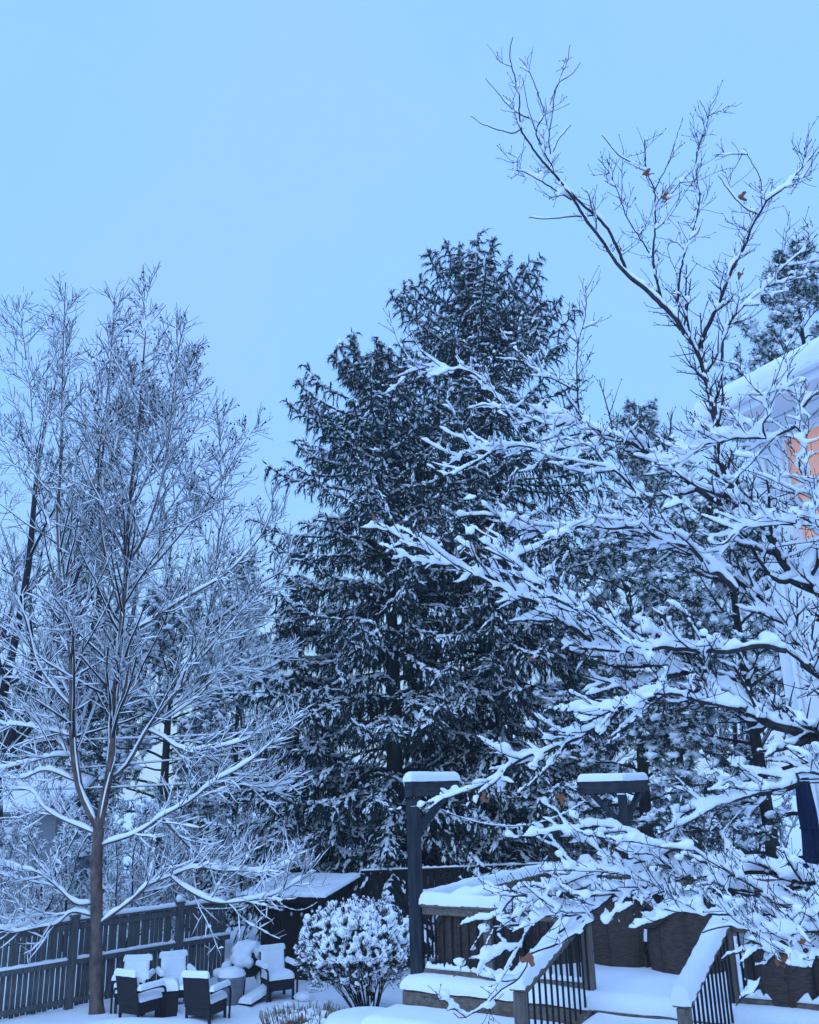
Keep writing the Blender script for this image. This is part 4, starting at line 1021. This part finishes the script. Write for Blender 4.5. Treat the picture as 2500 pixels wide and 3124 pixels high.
    # big soft heaps along the lower limbs
    for p, ra, rb, dens in L:
        if ra < .008: continue
        q, ln = resample(p, step=.06); rl = np.linspace(ra, rb, len(q)); k = (q[:, 2] < 6.2) & (rng.uniform(0, 1, len(q)) < .14)
        q, rl = q[k], rl[k]
        if len(q):
            s = rng.uniform(.016, .03, len(q)) + .8 * rl; blobs(gs, q + UP * (s * .8 + rl * 1.3)[:, None] + rng.normal(0, .012, q.shape), np.stack([s * 1.2, s * 1.1, s * .9], 1), .1)
    bb = B[(B[:, 0, 2] < 5.8) & (rng.uniform(0, 1, len(B)) < .12)][:, 1]; s = rng.uniform(.02, .042, len(bb)); blobs(gs, bb + UP * (s * .75 + .006)[:, None], np.stack([s * 1.25, s * 1.1, s * .85], 1), .12)
    # snow lodged where shoots crowd together
    pk = A[rng.uniform(0, 1, len(A)) < .1][:, 2]; s = rng.uniform(.02, .04, len(pk)) * np.clip((9.3 - pk[:, 2]) / 3.5, .3, 1)
    blobs(gs, pk + UP * (s * .7 + .008)[:, None], np.stack([s * 1.35, s * 1.2, s * .8], 1), .15)
    # buds
    gb = Geo(); be = np.concatenate([B[:, -1], C[:, -1]]); be = be[rng.uniform(0, 1, len(be)) < .45]
    bt = np.stack([be - UP * .004, be + UP * .006], 1); tubes(gt, bt, np.full((len(be), 2), .0045), 3)
    gw.build('branches', 'bark', T); o = gt.build('twigs', 'bark', T); o['kind'] = 'stuff'
    o = remesh(gs, 'snow', .0135, 'snow', T, 2, .42); o['kind'] = 'stuff'
    print('maple snow faces', len(o.data.polygons), 'twigs', len(A), len(B), len(C))
    for (sx, sy), D_, s in (((2268, 600), 6.5, .05), ((2030, 600), 6.5, .045), ((1980, 530), 6.5, .06), ((2265, 835), 6.4, .06), ((1140, 1585), 6.9, .07), ((1478, 1622), 6.8, .05), ((1442, 1680), 6.8, .05),
                            ((1625, 2015), 6.4, .05), ((1870, 2620), 6.5, .09), ((2405, 2930), 5.6, .08), ((2440, 2860), 5.6, .05), ((1612, 2935), 6.7, .06), ((2060, 2110), 6.2, .04), ((1478, 2435), 6.9, .05), ((1708, 2440), 6.7, .05), ((1675, 2690), 6.7, .04)):
        leaf(T, P(sx, sy, D_ - .03), s)
    return T
maple()
print('maple done')

# ------------------------------------------------------------------ globe shrub in the yard
def bush():
    global rng
    rng = np.random.default_rng(91)
    base = Pz(1122, 3104, 0.0); base[2] = 0
    T = thing('globe_shrub', 'round clipped shrub heaped with snow on many bare stems beside the deck', 'shrub', tuple(base))
    c = base + np.array([-.2, 0, 1.16]); gw, gt, gs = Geo(), Geo(), Geo()
    n = 34; a = np.arange(n) * 2.4; rr = np.sqrt((np.arange(n) + .5) / n)
    st = base + np.stack([.16 * rr * np.cos(a), .12 * rr * np.sin(a), np.full(n, -.05)], 1)
    en = c + np.stack([.82 * rr * np.cos(a), .7 * rr * np.sin(a), -.15 + .25 * (1 - rr)], 1)
    pts = [st, st + (en - st) * np.array([.35, .35, .4]) + rng.normal(0, .03, (n, 3)), st + (en - st) * np.array([.75, .75, .75]) + rng.normal(0, .04, (n, 3)), en]
    S = np.stack([resample(np.array([p[i] for p in pts]), K=10)[0] for i in range(n)]); SR = np.linspace(.019, .009, 10)[None] * np.ones((n, 1))
    tubes(gw, S, SR, 6); strips(gs, S, SR, .025, .006, .4)
    L1, R1, _ = spawn(S, SR, 9, .35, 1, .6, lambda t: .3 + .22 * rng.uniform(0, 1, t.shape), .35, .5, .08, 6, .6, .005)
    tubes(gw, L1, R1, 4); strips(gs, L1, R1, .025, .012, .4, .6, 5)
    # outer shell of short shoots
    m = 4200; u = np.where(rng.uniform(0, 1, m) < .8, rng.uniform(-.2, 1, m), rng.uniform(-.75, -.1, m)); th = rng.uniform(0, 6.283, m); q = np.sqrt(1 - np.clip(u, -1, 1) ** 2)
    dirn = np.stack([q * np.cos(th), q * np.sin(th), u], 1)
    lob = 1 + .05 * np.sin(2 * th + 1) * q + .06 * np.sin(5 * th + 5 * u) + .04 * np.sin(11 * th - 7 * u)
    pos = c + dirn * np.array([1.02, .96, .78]) * (lob * rng.uniform(.86, 1.02, m))[:, None]
    d = nrm(dirn + .6 * UP + rng.normal(0, .35, (m, 3)))
    sh = np.stack([pos - d * .08, pos, pos + d * rng.uniform(.03, .09, m)[:, None]], 1)
    tubes(gt, sh, np.full((m, 3), .006), 3)
    k = (rng.uniform(0, 1, m) < .5); s = rng.uniform(.018, .036, k.sum())
    blobs(gs, pos[k] + UP * .01, np.stack([s, s, s * .9], 1), .15)
    big = k & (u > .1) & (dirn[:, 1] < .3) & (rng.uniform(0, 1, m) < .22); s = rng.uniform(.035, .065, big.sum()); blobs(gs, pos[big], np.stack([s * .9, s * .9, s * 1.1], 1), .25)
    k2 = rng.uniform(0, 1, m) < .5; strips(gs, sh[k2], np.full((k2.sum(), 3), .008), .018, .006, .3, .6, 5)
    # dark evergreen leaves inside the shell
    ml = 9000; ii = rng.integers(0, m, ml); pc = pos[ii] - dirn[ii] * rng.uniform(0, .12, ml)[:, None] + rng.normal(0, .035, (ml, 3))
    a1 = nrm(rng.normal(0, 1, (ml, 3))) * .026; a2 = nrm(np.cross(a1, rng.normal(0, 1, (ml, 3)))) * .009
    gl = Geo().add(np.stack([pc - a1, pc + a2, pc + a1, pc - a2], 1), np.arange(ml * 4).reshape(-1, 4))
    gw.build('stems', 'oak', T); o = gt.build('twigs', 'oak', T); o['kind'] = 'stuff'
    o = gl.build('leaves', 'ever', T); o['kind'] = 'stuff'
    o = remesh(gs, 'snow', .021, 'snow', T, 0, .5); o['kind'] = 'stuff'
bush()

# ------------------------------------------------------------------ patio furniture in the yard
def wicker_chair(label, base, rz, snow_back=True):
    """low armchair: woven back and seat skirt, hooped arms, four legs; local +y is its front"""
    T = thing('patio_chair', label, 'chair', (0, 0, 0), group='dark wicker patio chairs')
    X, Y = np.array([1., 0, 0]), np.array([0, 1., 0]); w = .56; dp = .6
    def b(name, c, l, m='wicker_d', ex=X, ey=Y, ez=UP, bv=.015): return bevel_box(c, ex, ey, ez, *l, bv).build(name, m, T, False)
    b('seat', (0, 0, .36), (w, dp, .09)); tilt = nrm(np.array([0, -.2, 1.])); ty = np.cross(tilt, X)
    b('backrest', np.array([0, -.3, .34]) + tilt * .265, (w, .045, .57), ex=X, ey=ty, ez=tilt)
    b('skirt', (0, dp / 2 - .02, .27), (w - .03, .03, .16)); b('skirt', (0, -dp / 2 + .01, .27), (w - .03, .03, .16))
    for s in (-1, 1): b('skirt', (s * (w / 2 - .02), 0, .27), (.03, dp - .06, .16))
    for sx in (-1, 1):
        for sy in (-1, 1): b('leg', (sx * (w / 2 - .03), sy * (dp / 2 - .03), .13), (.05, .05, .36), bv=.008)
        G = Geo(); x = sx * (w / 2 + .045)
        pp, _ = resample([(x, -.36, .6), (x, -.1, .61), (x, .22, .6), (x, .32, .53), (x, .32, .3), (x, .3, -.02)], K=22)
        tubes(G, pp, np.full(22, .022), 7); G.build('arm', 'wicker_d', T)
        b('arm_board', (x, -.05, .625), (.075, .56, .02), bv=.006)
    Gs = Geo()
    pillow(Gs, (0, .02, .406), X, Y, w - .02, dp - .06, .13, .01, 18, 18, .12, int(abs(rz) * 10), .1, .01)
    for sx in (-1, 1): pillow(Gs, (sx * (w / 2 + .045), -.05, .636), X, Y, .085, .6, .085, .008, 10, 22, .1, 3, .045, .012)
    tp = np.array([0, -.3, .34]) + tilt * .555
    pillow(Gs, tp, X, Y, w + .01, .06, .1, .014, 22, 9, .1, 5, .05, .02)
    if snow_back:                       # drifted against the front of the backrest
        pillow(Gs, np.array([0, -.255, .34]) + tilt * .3, X, tilt, w - .04, .48, .06, 0, 18, 18, .2, 6, .06, .0)
    Gs.build('snow', 'snow', T)
    T.matrix_basis = Matrix.Translation(tuple(base)) @ Matrix.Rotation(rz, 4, 'Z') @ Matrix.Scale(.94, 4)
    return T
c5b = lambda x, y: (300 + .3768 * x, 2893 + .3768 * y)
def gz(x, y, z=0.): p = Pz(*c5b(x, y), z); p[2] = z - .02; return p
wicker_chair('dark wicker chair seen square from behind beside the stone drum planter', gz(870, 600), rad(-20))
wicker_chair('dark wicker chair turned away, between the sycamore trunk and the wicker cube table', gz(335, 585), rad(-32))
wicker_chair('patio chair facing the deck with snow piled on its back, nearest the sycamore trunk', gz(265, 505), rad(185))
wicker_chair('patio chair with snowy back in front of the second fence post', gz(620, 460), rad(205))
wicker_chair('patio chair full of snow standing against the dark shed wall', gz(1450, 395), rad(208))
def cube_table():
    p = gz(550, 545); T = thing('side_table', 'small dark wicker cube table with a cap of snow between the chairs', 'table', tuple(p))
    a = rad(12); ex = np.array([math.cos(a), math.sin(a), 0]); ey = np.array([-math.sin(a), math.cos(a), 0])
    bevel_box(p + UP * .22, ex, ey, UP, .4, .4, .44, .02).build('body', 'wicker_d', T, False)
    bevel_box(p + UP * .455, ex, ey, UP, .42, .42, .03, .008).build('top', 'wicker_d', T, False)
    G = Geo(); pillow(G, p + UP * .472, ex, ey, .4, .4, .16, .015, 20, 20, .08, 2, .12, .012); G.build('snow', 'snow', T)
cube_table()
def lathe(G, c, prof, n=24):
    th = np.arange(n) * 2 * math.pi / n
    V = np.array([[c + np.array([r * math.cos(t), r * math.sin(t), z]) for t in th] for r, z in prof])
    G.add(V, quads(1, len(prof), n)); return G
def planter():
    p = gz(1075, 455); T = thing('drum_planter', 'tapered grey stone planter topped with snow beside the square-backed chair', 'planter', tuple(p))
    lathe(Geo(), p, [(.17, 0), (.2, .1), (.25, .42), (.27, .46), (.27, .52), (.24, .52), (.22, .44), (0.001, .44)]).build('pot', 'pot', T)
    G = Geo(); lathe(G, p, [(.265, .5), (.27, .55), (.2, .62), (.1, .66), (.001, .67)]); blobs(G, [p + UP * .56], [[.26, .24, .12]], .06); G.build('snow', 'snow', T)
planter()
def fire_pit():
    p = gz(1200, 345); T = thing('covered_grill', 'dark kettle grill half buried under a lumpy drape of snow by the shed', 'grill', tuple(p))
    lathe(Geo(), p, [(.02, .28), (.2, .3), (.3, .42), (.33, .58), (.31, .62), (.25, .75), (.12, .83), (.001, .85)]).build('kettle', 'wicker_d', T)
    for a in (.5, 2.6, 4.7):
        d = np.array([math.cos(a), math.sin(a), 0]); G = Geo()
        tubes(G, np.array([p + d * .15 + UP * .34, p + d * .24 + UP * .15, p + d * .32 - UP * .03]), np.full(3, .018), 6); G.build('leg', 'iron', T)
    G = Geo(); r = np.random.default_rng(4)
    th = r.uniform(0, 6.28, 60); u = r.uniform(.0, 1, 60)
    c = p + np.stack([.32 * np.cos(th) * np.sqrt(1 - .8 * u), .32 * np.sin(th) * np.sqrt(1 - .8 * u), .55 + .33 * u], 1)
    keep = (np.sin(3 * th + 1.0) > -.5) | (u > .6)
    s = r.uniform(.07, .12, 60); blobs(G, c[keep], np.stack([s, s, s], 1)[keep], .1)
    blobs(G, [p + UP * .86, p + np.array([-.38, -.05, .5]), p + np.array([-.55, -.1, .38]), p + np.array([.35, 0, .45]), p + np.array([.3, .05, .25])], [[.22, .2, .12], [.16, .13, .1], [.14, .12, .1], [.12, .1, .2], [.14, .12, .25]], .06)
    remesh(G, 'snow', .02, 'snow', T, 3)
fire_pit()
def lying_board():
    a, b = gz(1185, 470), gz(1385, 395); a[2] = .02; b[2] = .14
    T = thing('plank', 'snow covered plank lying tilted in the snow before the shed chair', 'plank', tuple(a))
    slab('board', a, b, .3, .035, 'shed', T)
    d = nrm(b - a); s = nrm(np.cross(UP, d)); G = Geo(); pillow(G, (a + b) / 2 + UP * .02, d, s, np.linalg.norm(b - a), .3, .1, .005, 24, 14, .1, 1, .08, .0); G.build('snow', 'snow', T)
lying_board()
def boulder():
    c = P(1112, 3110, 15.2); zt = P(1112, 3088, 15.2)[2]; c[2] = 0
    T = thing('boulder', 'rounded boulder under a smooth thick cap of snow below the shrub', 'boulder', tuple(c))
    r = np.random.default_rng(8); G = Geo(); blobs(G, [c + UP * .1], [[.56, .5, max(.2, zt - .24)]], .05); G.build('rock', 'pot', T)
    G = Geo(); X, Y = np.array([1., 0, 0]), np.array([0, 1., 0]); lathe(G, c, [(.62, .12), (.66, zt - .3), (.64, zt - .16), (.56, zt - .05), (.4, zt - .01), (.2, zt), (.001, zt + .005)], 40); G.build('snow', 'snow', T)
boulder()
def reeds():
    global rng
    rng = np.random.default_rng(17); c = Pz(925, 3150, 0.0)
    T = thing('cut_grass_clump', 'clump of cut tan ornamental grass poking through snow', 'grass', tuple(c))
    n = 420; th = rng.uniform(0, 6.28, n); r = .62 * np.sqrt(rng.uniform(0, 1, n)); b = c + np.stack([r * np.cos(th) * 1.0, r * np.sin(th) * .8, np.full(n, -.05)], 1)
    tip = b + np.stack([r * np.cos(th) * .25 + rng.normal(0, .03, n), r * np.sin(th) * .25 + rng.normal(0, .03, n), rng.uniform(.22, .42, n)], 1)
    G = Geo(); tubes(G, np.stack([b, (b + tip) / 2, tip], 1), np.full((n, 3), .006), 4); o = G.build('stems', 'reed', T); o['kind'] = 'stuff'
    G = Geo(); m = 40; th = rng.uniform(0, 6.28, m); r = .6 * np.sqrt(rng.uniform(0, 1, m)); s = rng.uniform(.06, .12, m)
    blobs(G, c + np.stack([r * np.cos(th), r * np.sin(th) * .8, .1 + .12 * (1 - r) + .05 * rng.uniform(0, 1, m)], 1), np.stack([s, s, s * .7], 1), .1); remesh(G, 'snow', .025, 'snow', T, 2)
reeds()
def snow_clods():
    r = np.random.default_rng(23)
    for k, (sx, sy, s) in enumerate(((925, 3046, .17), (960, 3020, .16), (880, 3066, .09), (1000, 3060, .08), (845, 3080, .07), (530, 3100, .1))):
        p = Pz(sx, sy, 0.0); G = Geo(); blobs(G, [p + UP * s * .2, p + np.array([s * .6, .02, 0])], [[s * 1.3, s, s * .55], [s * .9, s * .8, s * .4]], .06)
        o = remesh(G, 'snow_clod', .025, 'snow', None, 3)
        tag(o, 'low mound of snow on the yard between the chairs and the globe shrub', 'snow mound', 'snow mounds in the yard')
snow_clods()

# ------------------------------------------------------------------ wicker chairs on the deck
def deck_chair(label, p, rz, w=.88, h=.9, dp=.82):
    """barrel-backed wicker armchair, local +y is its front: curved shell sloping down to the arms"""
    T = thing('deck_chair', label, 'chair', (0, 0, 0), group='brown wicker chairs on the deck')
    n = 29; s = np.linspace(-1, 1, n); th = s * 1.95                     # plan: horseshoe
    px = np.sin(th) * w / 2 * (1 + .06 * np.cos(th)); py = -np.cos(th) * dp / 2
    top = np.interp(np.abs(s), [0, .3, .5, .75, 1], [h, h * .985, h * .86, h * .67, h * .62])
    ks = 10; G = Geo(); rows_o, rows_i = [], []
    for j in range(ks):
        f = j / (ks - 1); bul = 1 + .07 * math.sin(f * 3.1) + .05 * f
        rows_o.append(np.stack([px * bul, py * bul, .06 + (top - .06) * f], 1)); rows_i.append(np.stack([px * bul * .9, py * bul * .9, .06 + (top - .06) * f], 1))
    Vo, Vi = np.array(rows_o), np.array(rows_i)
    G.add(Vo, quads(1, ks, n, False)); G.add(Vi, quads(1, ks, n, False)[:, ::-1])
    e = [[i, i + 1, ks * n + i + 1, ks * n + i] for i in range((ks - 1) * n, ks * n - 1)]; G.more(np.array(e))
    for c in (0, n - 1): G.more(np.array([[j * n + c, (j + 1) * n + c, ks * n + (j + 1) * n + c, ks * n + j * n + c] for j in range(ks - 1)]))
    G.build('shell', 'wicker_b', T)
    rim = np.stack([px * 1.1, py * 1.1, top + .01], 1); G = Geo(); tubes(G, rim, np.full(n, .035), 8); G.build('rim', 'wicker_b', T)
    G = Geo(); tubes(G, np.stack([px * 1.03, py * 1.03, np.full(n, .06)], 1), np.full(n, .03), 8); G.build('base_rim', 'wicker_b', T)
    for k in (4, 9, 14, 19, 24):
        G = Geo(); tubes(G, Vo[:, k] * np.array([1.01, 1.01, 1]), np.full(ks, .011), 6); G.build('stake', 'wicker_b', T)
    X, Y = np.array([1., 0, 0]), np.array([0, 1., 0])
    bevel_box((0, .06, .3), X, Y, UP, w * .8, dp * .8, .16, .05).build('seat_cushion', 'wicker_d', T, False)
    bevel_box((0, dp * .38, .14), X, Y, UP, w * .82, .03, .2, .01).build('front_apron', 'wicker_b', T, False)
    for sx in (-1, 1):
        for sy in (-1, 1): slab('leg', np.array((sx * w * .36, sy * dp * .34, -.02)), np.array((sx * w * .36, sy * dp * .34, .1)), .05, .05, 'wicker_b', T, up=Y)
    G = Geo(); strips(G, rim + UP * .02, np.full(n, .04), .11, .012, .12, .8, 9)
    pillow(G, (0, .06, .38), X, Y, w * .78, dp * .78, .3, 0, 20, 20, .1, 4, .2, .0); G.build('snow', 'snow', T)
    T.matrix_basis = Matrix.Translation(tuple(p)) @ Matrix.Rotation(rz, 4, 'Z')
def dz(sx, sy): p = Pz(sx, sy, DZ + .02); p[2] = DZ + .02; return p
for sx, sy, a, l in ((1462, 2985, 10, 'brown wicker chair behind the front railing next to the tall post'),
                     (1905, 2960, -32, 'brown wicker chair facing away in the stair opening beside the left stair post'),
                     (2105, 2985, 30, 'brown wicker chair behind the upper end of the snowy right stair rail'),
                     (2440, 3085, 15, 'brown wicker chair behind the balusters right of the stairs'),
                     (1700, 2955, 20, 'brown wicker chair half hidden behind the left stair rail')):
    p = dz(sx, sy); deck_chair(l, p, rad(a))

def umbrella():
    p = P(2482, 2600, 11.6); zb = P(2475, 2640, 11.6)[2]; zt = P(2460, 2330, 11.6)[2]; x, y = p[0], p[1]
    T = thing('patio_umbrella', 'closed navy blue patio umbrella against the white house wall', 'umbrella', (x, y, DZ))
    c = np.array([x, y, 0])
    G = Geo(); tubes(G, np.array([c + UP * (DZ - .02), c + UP * (zt + .12)]), np.full(2, .024), 10); G.build('pole', 'iron', T)
    lathe(Geo(), c, [(.001, DZ + .13), (.05, DZ + .12), (.26, DZ + .08), (.28, DZ), (.001, DZ - .01)]).build('base', 'iron', T)
    n = 64; G = Geo(); th = np.arange(n) * 2 * math.pi / n; rows = []
    for f in np.linspace(0, 1, 22):
        z = zt + (zb - zt) * f; r = np.interp(f, [0, .08, .45, .6, .66, 1], [.03, .07, .1, .1, .095, .125])
        ple = 1 + .13 * np.interp(f, [0, .1, 1], [0, 1, 1]) * np.sin(th * 8 + .7 * math.sin(f * 5)) + .06 * np.sin(th * 3 + f * 4)
        rows.append(np.stack([c[0] + r * ple * np.cos(th), c[1] + r * ple * np.sin(th), np.full(n, z) + .03 * f * np.sin(th * 8 + 1)], 1))
    G.add(np.array(rows), quads(1, 22, n)); G.build('canopy', 'navy', T)
    G = Geo(); f = .64; th2 = np.linspace(0, 2 * math.pi, 30); z = zt + (zb - zt) * f
    tubes(G, c + np.stack([.105 * np.cos(th2), .105 * np.sin(th2), np.full(30, z)], 1), np.full(30, .014), 6); G.build('tie_strap', 'navy', T)
    lathe(Geo(), c, [(.03, zt), (.035, zt + .06), (.015, zt + .16), (.001, zt + .18)]).build('finial', 'iron', T)
    G = Geo(); blobs(G, [c + UP * (zt + .05)], [[.09, .09, .07]], .08); G.build('snow', 'snow', T)
umbrella()

# ------------------------------------------------------------------ wires and string lights
def catenary(a, b, sag, n=60):
    t = np.linspace(0, 1, n)[:, None]; p = a * (1 - t) + b * t; p[:, 2] -= (4 * sag * t * (1 - t))[:, 0]; return p
for (x0, y0, x1, y1, D, lb) in ((-100, 2262, 1100, 2215, 30, 'lowest but two thin black utility wire with a line of snow'), (-100, 2130, 1100, 2095, 30.4, 'uppermost snowy utility wire crossing behind the sycamore'),
                                (-100, 2365, 1100, 2258, 30.2, 'sloping snowy utility wire that climbs towards the spruces'), (-100, 2412, 1000, 2362, 29.8, 'lowest thick utility wire with snow passing over the neighbour roof')):
    a, b = P(x0, y0, D), P(x1, y1, D); p = catenary(a, b, .12)
    T = thing('utility_wire', lb, 'wire', tuple(a)); G = Geo(); tubes(G, p, np.full(60, .018), 6); G.build('cable', 'wire', T)
    G = Geo(); strips(G, p, np.full(60, .02), .05, .004, .3); G.build('snow', 'snow_far', T)
def string_lights(a, b, sag, n, label):
    T = thing('string_lights', label, 'string lights', tuple(a)); p = catenary(a, b, sag, 50)
    G = Geo(); tubes(G, p, np.full(50, .007), 5); G.build('cable', 'wire', T)
    gs = Geo(); strips(gs, p, np.full(50, .008), .014, .004, .4)
    for k in range(n):
        i = int((k + .5) / n * 49); c = p[i]
        s = lathe(Geo(), c, [(.013, -.05), (.026, -.08), (.028, -.1), (.018, -.125), (.001, -.135)], 12).build('bulb', 'bulb', T)
        lathe(Geo(), c, [(.014, -.0), (.016, -.04), (.013, -.055)], 10).build('socket', 'wire', s)
        blobs(gs, [c + UP * .01], [[.024, .024, .02]], .05)
    gs.build('snow', 'snow', T)
sa, sb = P(845, 2748, SC[1] - .15), P(970, 2752, SC[1] - .4)
string_lights(sa, sb, .18, 4, 'short swag of string lights under the shed eave')
string_lights(P(1345, 2470, 11.8), P(1790, 2440, 13.9), .28, 9, 'string of snow capped bulbs sagging between the two timber posts')
string_lights(P(585, 2768, FA[1] + 2.0), P(760, 2762, SC[1] - .4), .06, 4, 'string lights hanging along the fence top near the shed')

# ------------------------------------------------------------------ dusk air, thin with snow
def haze():
    m = bpy.data.materials.new('haze_air'); m.use_nodes = True; n = m.node_tree.nodes; n.remove(n['Principled BSDF'])
    v = n.new('ShaderNodeVolumePrincipled'); v.inputs['Color'].default_value = (.9, .95, 1, 1); v.inputs['Density'].default_value = HAZE
    m.node_tree.links.new(v.outputs[0], n['Material Output'].inputs['Volume'])
    G = Geo(); obox(G, (0, 90, 15.5), (1, 0, 0), (0, 1, 0), (0, 0, 1), 500, 440, 34); me = G.mesh('haze', False); me.materials.append(m)
    o = bpy.data.objects.new('haze', me); scene.collection.objects.link(o); o['kind'] = 'stuff'
HAZE = .0011
haze()
print('all done', sum(len(me.loops) - 2 * len(me.polygons) for me in bpy.data.meshes))
